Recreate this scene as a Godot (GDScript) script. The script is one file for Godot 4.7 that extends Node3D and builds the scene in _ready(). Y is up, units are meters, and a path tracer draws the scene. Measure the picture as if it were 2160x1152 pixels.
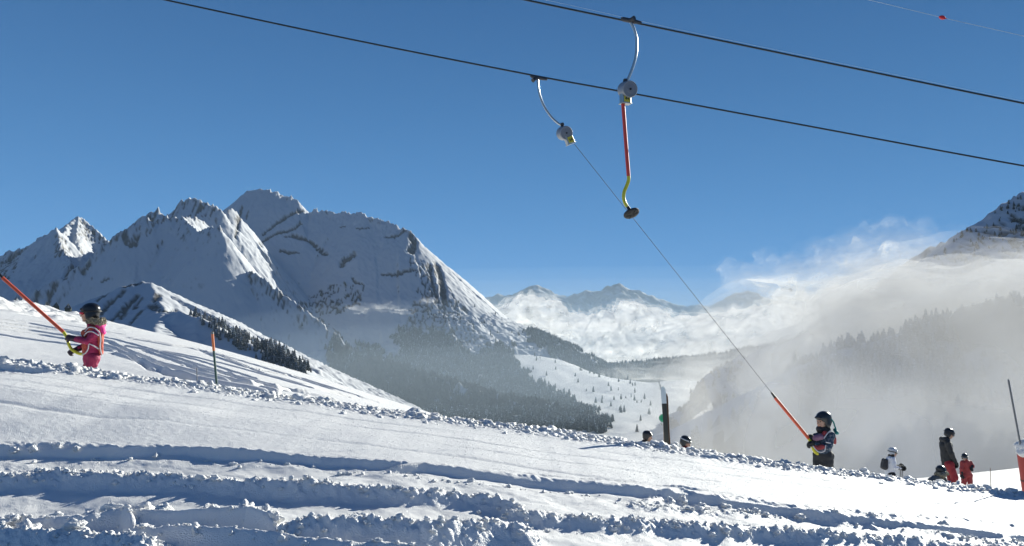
extends Node3D
# A drag-lift slope above a valley: winter sun from the right rear, y up, metres, the eye at the origin.

const FOCAL := 1826.9                  # focal length in pixels of the 2160 x 1152 photograph
const PITCH := 0.06777                 # the camera looks up by this many radians
const TURN := Vector2(0.9977, 0.06772) # cosine and sine of it
var M := {}
var names := {}

# ---------------------------------------------------------------- helpers

func P(px: float, py: float, w: float) -> Vector3:
	# the point seen at a pixel, w metres in front of the camera along -z
	var cy := (576.0 - py) / FOCAL
	var k := w / (TURN.x - cy * TURN.y)
	return Vector3((px - 1080.0) / FOCAL * k, (cy * TURN.x + TURN.y) * k, -w)

func pixel(p: Vector3) -> Vector2:
	var f := -p.z * TURN.x + p.y * TURN.y
	var u := p.y * TURN.x + p.z * TURN.y
	return Vector2(1080.0 + p.x / f * FOCAL, 576.0 - u / f * FOCAL)

func lin(r: float, g: float, b: float) -> Color:
	return Color(r, g, b).linear_to_srgb()

func mat(called: String, c: Color, rough := 0.7, metal := 0.0) -> StandardMaterial3D:
	var m := StandardMaterial3D.new()
	m.resource_name = called
	m.albedo_color = c.linear_to_srgb()
	m.roughness = rough
	m.metallic = metal
	M[called] = m
	return m

func noise(sd: int, freq: float, oct := 4, kind := FastNoiseLite.TYPE_SIMPLEX_SMOOTH, frac := FastNoiseLite.FRACTAL_FBM) -> FastNoiseLite:
	var n := FastNoiseLite.new()
	n.seed = sd
	n.noise_type = kind
	n.frequency = freq
	n.fractal_type = frac if oct > 1 else FastNoiseLite.FRACTAL_NONE
	n.fractal_octaves = oct
	return n

func rng(sd: int) -> RandomNumberGenerator:
	var r := RandomNumberGenerator.new()
	r.seed = sd
	return r

func named(called: String) -> String:
	var n: int = names.get(called, -1) + 1
	names[called] = n
	return called if n == 0 else "%s_%03d" % [called, n]

func tag(o: Node, label: String, category: String, group := "") -> Node:
	o.set_meta("label", label)
	o.set_meta("category", category)
	if group:
		o.set_meta("group", group)
	return o

func setting(o: Node, label: String, kind := "structure", category := "") -> Node:
	o.set_meta("kind", kind)
	o.set_meta("label", label)
	if category:
		o.set_meta("category", category)
	return o

func thing(called: String, at: Vector3, label: String, category: String, group := "") -> Node3D:
	var o := Node3D.new()
	o.name = named(called)
	o.position = at
	add_child(o, true)
	tag(o, label, category, group)
	return o

func put(called: String, mesh: Mesh, m: Material, parent: Node3D = null) -> MeshInstance3D:
	var o := MeshInstance3D.new()
	o.name = named(called) if parent == null else called
	o.mesh = mesh
	o.material_override = m
	(self if parent == null else parent).add_child(o, true)
	return o

func grid_mesh(v: PackedVector3Array, nx: int, ny: int, col := PackedColorArray(), uv := PackedVector2Array()) -> ArrayMesh:
	# a sheet of nx by ny points; rows run away from the camera (towards -z), columns towards +x
	var nor := PackedVector3Array()
	nor.resize(nx * ny)
	for j in ny:
		var j0 := maxi(j - 1, 0) * nx
		var j1 := mini(j + 1, ny - 1) * nx
		var r := j * nx
		for i in nx:
			nor[r + i] = (v[r + mini(i + 1, nx - 1)] - v[r + maxi(i - 1, 0)]).cross(v[j1 + i] - v[j0 + i]).normalized()
	var idx := PackedInt32Array()
	idx.resize((nx - 1) * (ny - 1) * 6)
	var k := 0
	for j in ny - 1:
		for i in nx - 1:
			var a := j * nx + i
			idx[k] = a; idx[k + 1] = a + nx; idx[k + 2] = a + 1
			idx[k + 3] = a + 1; idx[k + 4] = a + nx; idx[k + 5] = a + nx + 1
			k += 6
	var arr := []
	arr.resize(Mesh.ARRAY_MAX)
	arr[Mesh.ARRAY_VERTEX] = v
	arr[Mesh.ARRAY_NORMAL] = nor
	arr[Mesh.ARRAY_INDEX] = idx
	if col.size():
		arr[Mesh.ARRAY_COLOR] = col
	if uv.size():
		arr[Mesh.ARRAY_TEX_UV] = uv
	var mesh := ArrayMesh.new()
	mesh.add_surface_from_arrays(Mesh.PRIMITIVE_TRIANGLES, arr)
	return mesh

func tube(st: SurfaceTool, pts: Array, radii: Array, sides := 12, caps := true) -> void:
	# a round tube through the points; radii has one value per point
	var up := Vector3(0.13, 0.21, 0.97)
	var rings := []
	for i in pts.size():
		var d: Vector3 = (pts[mini(i + 1, pts.size() - 1)] - pts[maxi(i - 1, 0)]).normalized()
		var a := up.cross(d).normalized()
		var b := d.cross(a)
		up = a.cross(d) * -1.0 if false else b
		var ring := []
		for s in sides:
			var t := TAU * s / sides
			ring.append([pts[i] + (a * cos(t) + b * sin(t)) * radii[i], a * cos(t) + b * sin(t)])
		rings.append(ring)
	for i in pts.size() - 1:
		for s in sides:
			var s1 := (s + 1) % sides
			for q in [[rings[i][s], rings[i][s1], rings[i + 1][s]], [rings[i][s1], rings[i + 1][s1], rings[i + 1][s]]]:
				for e in [q[0], q[2], q[1]] if (q[1][0] - q[0][0]).cross(q[2][0] - q[0][0]).dot(q[0][1]) > 0.0 else q:
					st.set_normal(e[1])
					st.add_vertex(e[0])
	if caps:
		for e in [[0, -1.0], [pts.size() - 1, 1.0]]:
			var ring: Array = rings[e[0]]
			var n: Vector3 = (pts[e[0]] - pts[e[0] - int(e[1])]).normalized()
			for s in sides:
				tri(st, pts[e[0]], ring[s][0], ring[(s + 1) % sides][0], n)

func tri(st: SurfaceTool, a: Vector3, b: Vector3, c: Vector3, n: Vector3) -> void:
	# a flat triangle that faces n; front faces run clockwise
	var o := [a, c, b] if (b - a).cross(c - a).dot(n) > 0.0 else [a, b, c]
	for p in o:
		st.set_normal(n)
		st.add_vertex(p)

func tool() -> SurfaceTool:
	var st := SurfaceTool.new()
	st.begin(Mesh.PRIMITIVE_TRIANGLES)
	return st

func slab(st: SurfaceTool, b: Transform3D, size: Vector3, bevel := 0.004) -> void:
	# a box with chamfered edges
	var h := size / 2.0
	var c := minf(bevel, minf(h.x, minf(h.y, h.z)) * 0.6)
	for ax in 3:
		for s in [-1.0, 1.0]:
			var n := Vector3.ZERO
			n[ax] = s
			var u := (ax + 1) % 3
			var w := (ax + 2) % 3
			var q := []
			for e in [[-1, -1], [1, -1], [1, 1], [-1, 1]]:
				var p := Vector3.ZERO
				p[ax] = s * h[ax]
				p[u] = e[0] * (h[u] - c)
				p[w] = e[1] * (h[w] - c)
				q.append(b * p)
			var nn := (b.basis * n).normalized()
			tri(st, q[0], q[1], q[2], nn)
			tri(st, q[0], q[2], q[3], nn)
			for t in [-1.0, 1.0]:
				# the chamfer between this face and the next one round
				var e0 := Vector3.ZERO
				e0[ax] = s * h[ax]; e0[u] = t * (h[u] - c)
				var e1 := Vector3.ZERO
				e1[ax] = s * (h[ax] - c); e1[u] = t * h[u]
				var f := Vector3.ZERO
				f[w] = h[w] - c
				var m := Vector3.ZERO
				m[ax] = s; m[u] = t
				var mn := (b.basis * m).normalized()
				tri(st, b * (e0 - f), b * (e0 + f), b * (e1 + f), mn)
				tri(st, b * (e0 - f), b * (e1 + f), b * (e1 - f), mn)

func lathe(st: SurfaceTool, b: Transform3D, profile: Array, sides := 32) -> void:
	# a profile of (radius, height) turned about the local y axis, flat shaded across the profile and smooth round it
	for k in profile.size() - 1:
		var p: Vector2 = profile[k]
		var q: Vector2 = profile[k + 1]
		var n2 := Vector2(q.y - p.y, p.x - q.x).normalized()
		for s in sides:
			var t0 := TAU * s / sides
			var t1 := TAU * (s + 1) / sides
			var e := []
			for c in [[p, t0], [p, t1], [q, t1], [q, t0]]:
				e.append([b * Vector3(c[0].x * cos(c[1]), c[0].y, c[0].x * sin(c[1])), (b.basis * Vector3(n2.x * cos(c[1]), n2.y, n2.x * sin(c[1]))).normalized()])
			for tr in [[0, 1, 2], [0, 2, 3]]:
				var g: Vector3 = (e[tr[1]][0] - e[tr[0]][0]).cross(e[tr[2]][0] - e[tr[0]][0])
				if g.length_squared() < 1e-16:
					continue
				for m in [tr[0], tr[2], tr[1]] if g.dot(e[tr[0]][1]) > 0.0 else tr:
					st.set_normal(e[m][1])
					st.add_vertex(e[m][0])

func curve(pts: Array, n: int) -> Array:
	# a smooth path through the points
	var out := []
	for k in pts.size() - 1:
		var p0: Vector3 = pts[maxi(k - 1, 0)]
		var p3: Vector3 = pts[mini(k + 2, pts.size() - 1)]
		for s in n:
			out.append(pts[k].cubic_interpolate(pts[k + 1], p0, p3, float(s) / n))
	out.append(pts[-1])
	return out

func same(n: int, r: float) -> Array:
	var a := []
	a.resize(n)
	a.fill(r)
	return a

func ball(sd: int, rough := 0.18, detail := 5) -> ArrayMesh:
	# a lumpy closed ball of radius about 1, for clods of snow
	var nz := noise(sd, 0.9, 2)
	var st := tool()
	var nu := detail * 2
	var pt := func(i: int, j: int) -> Vector3:
		var a := TAU * (i % nu) / nu
		var e := PI * (float(j) / detail - 0.5)
		var d := Vector3(cos(a) * cos(e), sin(e), sin(a) * cos(e))
		return d * (1.0 + rough * 2.0 * nz.get_noise_3dv(d * 1.4))
	for j in detail:
		for i in nu:
			var q := [pt.call(i, j), pt.call(i + 1, j), pt.call(i + 1, j + 1), pt.call(i, j + 1)]
			for t in [[0, 1, 2], [0, 2, 3]]:
				var a: Vector3 = q[t[0]]
				var b: Vector3 = q[t[1]]
				var c: Vector3 = q[t[2]]
				if (b - a).cross(c - a).length_squared() < 1e-12:
					continue
				for p in [a, c, b] if (b - a).cross(c - a).dot(a + b + c) > 0.0 else [a, b, c]:
					st.set_smooth_group(0)
					st.add_vertex(p)
	st.index()
	st.generate_normals()
	return st.commit()

# ---------------------------------------------------------------- surfaces from fields

func field(lo: Vector3, hi: Vector3, cell: float) -> Dictionary:
	var n := Vector3i(((hi - lo) / cell).ceil()) + Vector3i(2, 2, 2)
	var f := PackedFloat32Array()
	f.resize(n.x * n.y * n.z)
	f.fill(1e3)
	return {"lo": lo, "n": n, "cell": cell, "f": f}

func blend_ball(G: Dictionary, c: Vector3, r: Vector3, k: float, turn := Basis.IDENTITY) -> void:
	# joins an ellipsoid to the field with a smooth minimum of width k
	var f: PackedFloat32Array = G.f
	var n: Vector3i = G.n
	var cell: float = G.cell
	var most := maxf(r.x, maxf(r.y, r.z)) + k + 2.0 * cell
	var small := minf(r.x, minf(r.y, r.z))
	var reach := Vector3(most, most, most) if turn != Basis.IDENTITY else r + Vector3.ONE * (k + 2.0 * cell) * (1.0 if k < 1.0 else 1.0)
	var a := Vector3i(((c - reach - G.lo) / cell).floor()).clamp(Vector3i.ZERO, n - Vector3i.ONE)
	var b := Vector3i(((c + reach - G.lo) / cell).ceil()).clamp(Vector3i.ZERO, n - Vector3i.ONE)
	var inv := turn.inverse()
	var ir := Vector3(1.0 / r.x, 1.0 / r.y, 1.0 / r.z)
	var lo: Vector3 = G.lo - c
	for z in range(a.z, b.z + 1):
		for y in range(a.y, b.y + 1):
			var q := (z * n.y + y) * n.x
			for x in range(a.x, b.x + 1):
				var p := inv * (lo + Vector3(x, y, z) * cell)
				var l := (p * ir).length()
				var g := (p * ir * ir).length()
				var d := l * (l - 1.0) / maxf(g, 1e-6) if l > 0.2 else -small * (1.0 - l)
				var e := f[q + x]
				var h := maxf(k - absf(e - d), 0.0)
				f[q + x] = minf(e, d) - h * h / (4.0 * k)
	G.f = f

func blend_limb(G: Dictionary, a: Vector3, b: Vector3, ra: float, rb: float, k: float) -> void:
	# joins a tapered capsule to the field
	var f: PackedFloat32Array = G.f
	var n: Vector3i = G.n
	var cell: float = G.cell
	var m := maxf(ra, rb) + k + 2.0 * cell
	var lo3 := Vector3(minf(a.x, b.x) - m, minf(a.y, b.y) - m, minf(a.z, b.z) - m)
	var hi3 := Vector3(maxf(a.x, b.x) + m, maxf(a.y, b.y) + m, maxf(a.z, b.z) + m)
	var i0 := Vector3i(((lo3 - G.lo) / cell).floor()).clamp(Vector3i.ZERO, n - Vector3i.ONE)
	var i1 := Vector3i(((hi3 - G.lo) / cell).ceil()).clamp(Vector3i.ZERO, n - Vector3i.ONE)
	var ab := b - a
	var inv := 1.0 / maxf(ab.length_squared(), 1e-9)
	var lo: Vector3 = G.lo - a
	for z in range(i0.z, i1.z + 1):
		for y in range(i0.y, i1.y + 1):
			var q := (z * n.y + y) * n.x
			for x in range(i0.x, i1.x + 1):
				var p := lo + Vector3(x, y, z) * cell
				var t := clampf(p.dot(ab) * inv, 0.0, 1.0)
				var d := (p - ab * t).length() - lerpf(ra, rb, t)
				var e := f[q + x]
				var h := maxf(k - absf(e - d), 0.0)
				f[q + x] = minf(e, d) - h * h / (4.0 * k)
	G.f = f

func ruffle(G: Dictionary, nz: FastNoiseLite, amp: float, band: float) -> void:
	# displaces the surface by noise
	var f: PackedFloat32Array = G.f
	var n: Vector3i = G.n
	var q := 0
	for z in n.z:
		for y in n.y:
			for x in n.x:
				if absf(f[q]) < band:
					f[q] += amp * nz.get_noise_3dv(G.lo + Vector3(x, y, z) * G.cell)
				q += 1
	G.f = f

func nets(G: Dictionary, iso := 0.0) -> Array:
	# surface nets: one vertex in each cell the surface crosses, one quad round each crossed edge
	var f: PackedFloat32Array = G.f
	var n: Vector3i = G.n
	var cell: float = G.cell
	var at := PackedInt32Array()
	at.resize(f.size())
	at.fill(-1)
	var v := PackedVector3Array()
	var nor := PackedVector3Array()
	var idx := PackedInt32Array()
	var sy := n.x
	var sz := n.x * n.y
	var off := [0, 1, sy, sy + 1, sz, sz + 1, sz + sy, sz + sy + 1]
	var corner := [Vector3(0, 0, 0), Vector3(1, 0, 0), Vector3(0, 1, 0), Vector3(1, 1, 0), Vector3(0, 0, 1), Vector3(1, 0, 1), Vector3(0, 1, 1), Vector3(1, 1, 1)]
	var edges := [[0, 1], [2, 3], [4, 5], [6, 7], [0, 2], [1, 3], [4, 6], [5, 7], [0, 4], [1, 5], [2, 6], [3, 7]]
	for z in n.z - 1:
		for y in n.y - 1:
			var row := z * sz + y * sy
			for x in n.x - 1:
				var q := row + x
				var a0 := f[q] < iso
				if (f[q + 1] < iso) == a0 and (f[q + sy] < iso) == a0 and (f[q + sy + 1] < iso) == a0 and (f[q + sz] < iso) == a0 and (f[q + sz + 1] < iso) == a0 and (f[q + sz + sy] < iso) == a0 and (f[q + sz + sy + 1] < iso) == a0:
					continue
				var s := Vector3.ZERO
				var c := 0
				for e in edges:
					var fa: float = f[q + off[e[0]]] - iso
					var fb: float = f[q + off[e[1]]] - iso
					if (fa < 0.0) != (fb < 0.0):
						s += corner[e[0]].lerp(corner[e[1]], fa / (fa - fb))
						c += 1
				at[q] = v.size()
				v.append(G.lo + (Vector3(x, y, z) + s / c) * cell)
				nor.append(Vector3(f[q + 1] + f[q + sy + 1] + f[q + sz + 1] + f[q + sz + sy + 1] - f[q] - f[q + sy] - f[q + sz] - f[q + sz + sy],
					f[q + sy] + f[q + sy + 1] + f[q + sz + sy] + f[q + sz + sy + 1] - f[q] - f[q + 1] - f[q + sz] - f[q + sz + 1],
					f[q + sz] + f[q + sz + 1] + f[q + sz + sy] + f[q + sz + sy + 1] - f[q] - f[q + 1] - f[q + sy] - f[q + sy + 1]).normalized())
	for z in range(1, n.z - 1):
		for y in range(1, n.y - 1):
			var row := z * sz + y * sy
			for x in range(1, n.x - 1):
				var q := row + x
				if at[q] < 0:
					continue
				var inside := f[q] < iso
				for e in [[1, sy, sz], [sy, sz, 1], [sz, 1, sy]]:
					if (f[q + e[0]] < iso) == inside:
						continue
					var a := at[q]
					var b := at[q - e[1]]
					var c := at[q - e[1] - e[2]]
					var d := at[q - e[2]]
					if b < 0 or c < 0 or d < 0:
						continue
					if inside:
						idx.append_array([a, c, b, a, d, c])
					else:
						idx.append_array([a, b, c, a, c, d])
	return [v, nor, idx]

func net_mesh(parts: Array, col := PackedColorArray()) -> ArrayMesh:
	# one surface of one or more nets
	var v := PackedVector3Array()
	var nor := PackedVector3Array()
	var idx := PackedInt32Array()
	for p in parts:
		var b := v.size()
		v.append_array(p[0])
		nor.append_array(p[1])
		for i in p[2]:
			idx.append(i + b)
	var arr := []
	arr.resize(Mesh.ARRAY_MAX)
	arr[Mesh.ARRAY_VERTEX] = v
	arr[Mesh.ARRAY_NORMAL] = nor
	arr[Mesh.ARRAY_INDEX] = idx
	if col.size():
		arr[Mesh.ARRAY_COLOR] = col
	var m := ArrayMesh.new()
	m.add_surface_from_arrays(Mesh.PRIMITIVE_TRIANGLES, arr)
	return m

# ---------------------------------------------------------------- the snow slope near the lift

const ROW_W := [11.0, 12.4, 16.0, 24.0, 32.0, 45.0, 60.0, 90.0, 140.0, 210.0]
const COL_P := [-700.0, 0.0, 430.0, 870.0, 1300.0, 1740.0, 1900.0, 2160.0, 2860.0]
const TABLE := [
	[674, 766, 822, 880, 936, 994, 1015, 1049, 1141],
	[690, 790, 851, 915, 978, 1040, 1063, 1098, 1190],
	[660, 736, 790, 885, 990, 1050, 1072, 1094, 1130],
	[600, 694, 756, 872, 1010, 1062, 1068, 1056, 1040],
	[570, 661, 737, 863, 1012, 1054, 1044, 1020, 1000],
	[550, 631, 727, 860, 1005, 1034, 1010, 984, 940],
	[580, 652, 738, 880, 1040, 1064, 1030, 1000, 960],
	[640, 700, 785, 940, 1110, 1110, 1085, 1050, 1000],
	[760, 820, 900, 1020, 1180, 1180, 1160, 1120, 1080],
	[900, 1000, 1060, 1200, 1300, 1300, 1300, 1300, 1300]]
var crests := []
var lumps: FastNoiseLite
var lumps_small: FastNoiseLite
var roll: FastNoiseLite
var grain: FastNoiseLite
var lift_marks := []

func cubic(a: float, b: float, c: float, d: float, t: float) -> float:
	return b + 0.5 * t * (c - a + t * (2.0 * a - 5.0 * b + 4.0 * c - d + t * (3.0 * (b - c) + d - a)))

func far_slope(x: float, w: float) -> float:
	# the ground beyond the bank: heights laid down in a table, joined smoothly
	var px := clampf(1080.0 + x / w * FOCAL, -690.0, 2850.0)
	var j := 0
	while j < ROW_W.size() - 2 and w > ROW_W[j + 1]:
		j += 1
	var tw := clampf((w - ROW_W[j]) / (ROW_W[j + 1] - ROW_W[j]), 0.0, 1.0)
	var i := 0
	while i < COL_P.size() - 2 and px > COL_P[i + 1]:
		i += 1
	var ti: float = (px - COL_P[i]) / (COL_P[i + 1] - COL_P[i])
	var y := []
	for dj in [-1, 0, 1, 2]:
		var r := clampi(j + dj, 0, ROW_W.size() - 1)
		var t: Array = TABLE[r]
		var py := cubic(t[maxi(i - 1, 0)], t[i], t[i + 1], t[mini(i + 2, COL_P.size() - 1)], ti)
		y.append((700.0 - py) / FOCAL * ROW_W[r])
	return cubic(y[0], y[1], y[2], y[3], tw)

func plane(x: float, w := 11.0) -> float:
	# the foreground slope falls to the right, and at the left it also falls towards the camera
	return -1.25 - 0.131 * x - 0.17 * smoothstep(0.5, 4.5, -x) * maxf(9.0 - w, 0.0)

func on_plane(px: float, py: float, h: float) -> Vector2:
	# (x, w) where the sight line of a pixel meets the foreground slope raised by h
	var d := P(px, py, 1.0)
	var w := 3.0
	while w < 14.0 and plane(d.x * w, w) + h < d.y * w:
		w += 0.01
	return Vector2(d.x * w, w)

const X0 := -14.0
const DX := 0.02

func add_crest(pts: Array, h: float, face: float, back: float, clump: float, wander := 0.03, sd := 1) -> void:
	# a ridge that the skis and the groomer threw up: (pixel x, pixel y) pairs along its crest
	var q := []
	for k in range(0, pts.size(), 2):
		q.append(on_plane(pts[k], pts[k + 1], h))
	var n := int(28.0 / DX)
	var at := PackedFloat32Array()
	at.resize(n)
	var w8 := PackedFloat32Array()
	w8.resize(n)
	var nz := noise(sd, 1.7, 3)
	var nz2 := noise(sd + 7, 0.8, 3)
	var k := 0
	for i in n:
		var x := X0 + i * DX
		while k < q.size() - 2 and x > q[k + 1].x:
			k += 1
		var t: float = (x - q[k].x) / (q[k + 1].x - q[k].x)
		at[i] = lerpf(q[k].y, q[k + 1].y, clampf(t, -3.0, 3.0)) + wander * nz.get_noise_1d(x)
		var inside := minf(x - q[0].x, q[-1].x - x)
		w8[i] = smoothstep(-0.12, 0.12, inside) * (1.0 + 0.35 * nz2.get_noise_1d(x))
	var lo := 1e9
	var hi := -1e9
	for v in q:
		lo = minf(lo, v.y)
		hi = maxf(hi, v.y)
	crests.append({"at": at, "on": w8, "h": h, "face": face, "back": back, "clump": clump})

func ground_setup() -> void:
	lumps = noise(3, 7.0, 2, FastNoiseLite.TYPE_CELLULAR)
	lumps.cellular_return_type = FastNoiseLite.RETURN_DISTANCE
	lumps_small = noise(5, 17.0, 2, FastNoiseLite.TYPE_CELLULAR)
	lumps_small.cellular_return_type = FastNoiseLite.RETURN_DISTANCE
	roll = noise(11, 0.55, 3)
	grain = noise(12, 6.0, 3)
	# L0 is the edge where the untouched snow breaks off
	add_crest([-500, 935, 0, 938, 400, 946, 720, 969, 900, 983, 1080, 1004, 1250, 1022, 1440, 1041, 1700, 1078, 2160, 1130, 2700, 1190], 0.0, 0.05, 50.0, 0.0, 0.014, 21)
	add_crest([820, 983, 1000, 982, 1120, 996, 1440, 1028, 1700, 1062, 2160, 1112, 2600, 1160], 0.008, 0.03, 0.4, 0.0, 0.012, 22)
	add_crest([-400, 950, 0, 955, 130, 954, 250, 962, 330, 960, 520, 970, 720, 988, 960, 1005, 1160, 1028, 1330, 1046, 1410, 1058], -0.07, 0.05, 0.09, 0.7, 0.02, 23)
	add_crest([-400, 972, 0, 975, 200, 979, 400, 984, 560, 990, 720, 1002, 887, 1019, 1053, 1036, 1220, 1049, 1338, 1068], -0.085, 0.07, 0.10, 0.2, 0.02, 24)
	add_crest([-400, 1000, 0, 1004, 133, 1006, 250, 1009, 333, 1011, 500, 1021, 720, 1034, 853, 1046, 953, 1049, 1053, 1062, 1113, 1086], -0.045, 0.10, 0.16, 1.7, 0.03, 25)
	add_crest([1060, 1085, 1120, 1090, 1220, 1099, 1353, 1106, 1440, 1112, 1541, 1119, 1646, 1125, 1752, 1136, 1893, 1146, 2300, 1180], -0.05, 0.10, 0.16, 1.6, 0.04, 26)
	add_crest([1360, 1064, 1400, 1055, 1440, 1054, 1484, 1064, 1576, 1071, 1681, 1089, 1752, 1091, 1857, 1103, 1998, 1115, 2160, 1129, 2500, 1165], -0.07, 0.06, 0.11, 0.9, 0.02, 27)
	add_crest([1330, 1072, 1400, 1079, 1484, 1083, 1611, 1093, 1717, 1099, 1787, 1110, 1928, 1124, 2033, 1142, 2400, 1185], -0.08, 0.09, 0.13, 0.9, 0.03, 28)
	add_crest([262, 1074, 330, 1070, 433, 1074, 520, 1074, 585, 1090], -0.01, 0.07, 0.18, 0.35, 0.02, 29)
	add_crest([-300, 1100, 0, 1098, 117, 1093, 183, 1089, 230, 1079, 262, 1075, 284, 1090], -0.02, 0.10, 0.14, 0.6, 0.03, 30)
	add_crest([255, 1118, 350, 1112, 430, 1118, 633, 1129, 720, 1138, 900, 1152], -0.04, 0.09, 0.12, 0.5, 0.02, 31)
	add_crest([-300, 1124, 0, 1122, 67, 1131, 167, 1129, 233, 1139, 330, 1152], -0.02, 0.2, 0.2, 1.6, 0.04, 32)
	add_crest([583, 1114, 700, 1104, 770, 1104, 900, 1119, 1000, 1117, 1080, 1118, 1140, 1130], -0.03, 0.14, 0.16, 1.7, 0.03, 33)

func ground(x: float, w: float) -> float:
	var y := 0.0
	if w < 10.9:
		var base := plane(x, w) + 0.02 * roll.get_noise_2d(x * 0.8, w)
		var floor_y := -0.062 - 0.038 * clampf((edge_at(x) - w) / 1.1, 0.0, 2.2) + 0.03 * roll.get_noise_2d(x * 2.5, w * 3.0 + 40.0)
		var top := floor_y
		var clump := 0.0
		var i := clampi(int((x - X0) / DX), 0, int(28.0 / DX) - 2)
		var fi := clampf((x - X0) / DX - i, 0.0, 1.0)
		for c in crests:
			var d: float = w - lerpf(c.at[i], c.at[i + 1], fi)
			var on: float = lerpf(c.on[i], c.on[i + 1], fi)
			if on <= 0.0:
				continue
			var h: float = lerpf(floor_y, c.h, minf(on, 1.0)) + (c.h - floor_y) * 0.6 * maxf(on - 1.0, 0.0)
			var f := 0.0
			if d < 0.0:
				var t: float = -d / c.face
				if t > 4.0:
					continue
				f = exp(-t * t * 0.9) if c.face > 0.055 else 1.0 - smoothstep(0.0, 1.6, t)
			elif c.back > 10.0:
				f = 1.0
			else:
				f = exp(-d / c.back)
			var v: float = floor_y + (h - floor_y) * f
			if c.clump > 0.0:
				clump = maxf(clump, c.clump * f * minf(on, 1.0))
			if v > top:
				top = v
				if c.back > 10.0 and d > 0.02:
					clump = 0.0
		y = base + top
		if clump > 0.02:
			y += clump * (-0.022 * lumps.get_noise_2d(x * 1.3, w * 1.6) - 0.020 * lumps_small.get_noise_2d(x, w * 1.2) - 0.012 * lumps_small.get_noise_2d(x * 2.3, w * 2.6) + 0.016 * grain.get_noise_2d(x * 1.6, w * 1.6))
		y += 0.003 * grain.get_noise_2d(x * 2.0, w * 2.0)
		# faint old tracks across the untouched snow
		for t in lift_marks:
			var d2: float = w - t[0] - t[1] * x - 0.12 * roll.get_noise_2d(x * 0.35, t[0] * 9.0)
			if absf(d2) < 0.2:
				y -= t[2] * exp(-d2 * d2 / (t[3] * t[3])) * (0.6 + roll.get_noise_2d(x * 0.5, t[0] * 5.0 + 20.0))
		if w > 10.3:
			y += bank(x, w)
		return y
	y = far_slope(x, w)
	if w < 12.4:
		var base := plane(x)
		y = lerpf(base, y, smoothstep(11.25, 12.4, w)) + bank(x, w)
	return y

func edge_at(x: float) -> float:
	return crests[0].at[clampi(int((x - X0) / DX), 0, int(28.0 / DX) - 1)]

func bank(x: float, w: float) -> float:
	# the clods that the drag track's edge is heaped with
	var c := 11.25 + 0.10 * roll.get_noise_2d(x * 0.6, 77.0)
	var e := (w - c) / (0.42 + 0.12 * roll.get_noise_2d(x * 0.9, 31.0))
	var f := exp(-e * e)
	if f < 0.02:
		return 0.0
	var tall := 0.012 + 0.03 * roll.get_noise_2d(x * 1.2, 5.0) - 0.02 * clampf(x - 1.0, 0.0, 3.0) / 3.0
	return f * (tall - 0.06 * (lumps.get_noise_2d(x * 1.7, w * 1.7) + 0.4) - 0.05 * (lumps_small.get_noise_2d(x, w) + 0.4) + 0.02 * grain.get_noise_2d(x * 1.5, w * 1.5))

func build_ground() -> void:
	ground_setup()
	lift_marks = [[9.6, 0.02, 0.02, 0.05], [8.3, -0.05, 0.016, 0.05], [9.0, 0.0, 0.014, 0.04], [7.6, 0.03, 0.012, 0.04], [10.2, 0.01, 0.02, 0.04]]
	var rows := PackedFloat32Array()
	var w := 3.0
	while w < 12.9:
		rows.append(w)
		w += 0.05 if w < 3.8 else 0.016 if w < 9.0 else 0.028 if w < 10.5 else 0.02 if w < 11.9 else 0.05
	var nx := 760
	var ny := rows.size()
	var v := PackedVector3Array()
	v.resize(nx * ny)
	for j in ny:
		w = rows[j]
		var half := 0.64 * w + 1.0
		for i in nx:
			var x := (2.0 * i / (nx - 1) - 1.0) * half
			v[j * nx + i] = Vector3(x, ground(x, w), -w)
	var g := put("snow_ground", grid_mesh(v, nx, ny), M.snow)
	setting(g, "sunlit snow slope in front of the drag lift with ski ruts along its near edge", "structure")
	# beyond the track: the pistes
	rows = PackedFloat32Array()
	w = 12.75
	while w < 212.0:
		rows.append(w)
		w += clampf((w - 12.0) * 0.006, 0.04, 0.1) if w < 47.0 else (w - 44.0) * 0.1
	nx = 470
	ny = rows.size()
	v.resize(0)
	v.resize(nx * ny)
	var chop := noise(41, 0.55, 4)
	for j in ny:
		w = rows[j]
		var half := 0.68 * w + 2.0
		for i in nx:
			var x := (2.0 * i / (nx - 1) - 1.0) * half
			var y := far_slope(x, w) - (0.012 if w < 12.9 else 0.0)
			if x < 2.0:
				var px := 1080.0 + x / w * FOCAL
				var chopped := smoothstep(33.0, 37.0, w) * (1.0 - smoothstep(44.0, 50.0, w)) * (1.0 - smoothstep(60.0, 330.0, px))
				if chopped > 0.0:
					y += chopped * (0.42 * chop.get_noise_2d(x * 1.2, w * 0.45) + 0.1 * chop.get_noise_2d(x * 5.0, w * 2.0))
				for t in piste_tracks:
					var d: float = w - track_at(t, x)
					var wd: float = t.wide
					if absf(d) < wd * 3.0:
						var e := d / wd
						y += t.deep * (-exp(-e * e) + 0.45 * exp(-(e - 1.7) * (e - 1.7)) ) * t.fade
			v[j * nx + i] = Vector3(x, y + 0.012 * grain.get_noise_2d(x * 0.3, w * 0.3), -w)
	g = put("snow_piste", grid_mesh(v, nx, ny), M.snow)
	setting(g, "groomed snow piste beyond the drag lift, crossed by ski tracks on the left", "structure")

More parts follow.
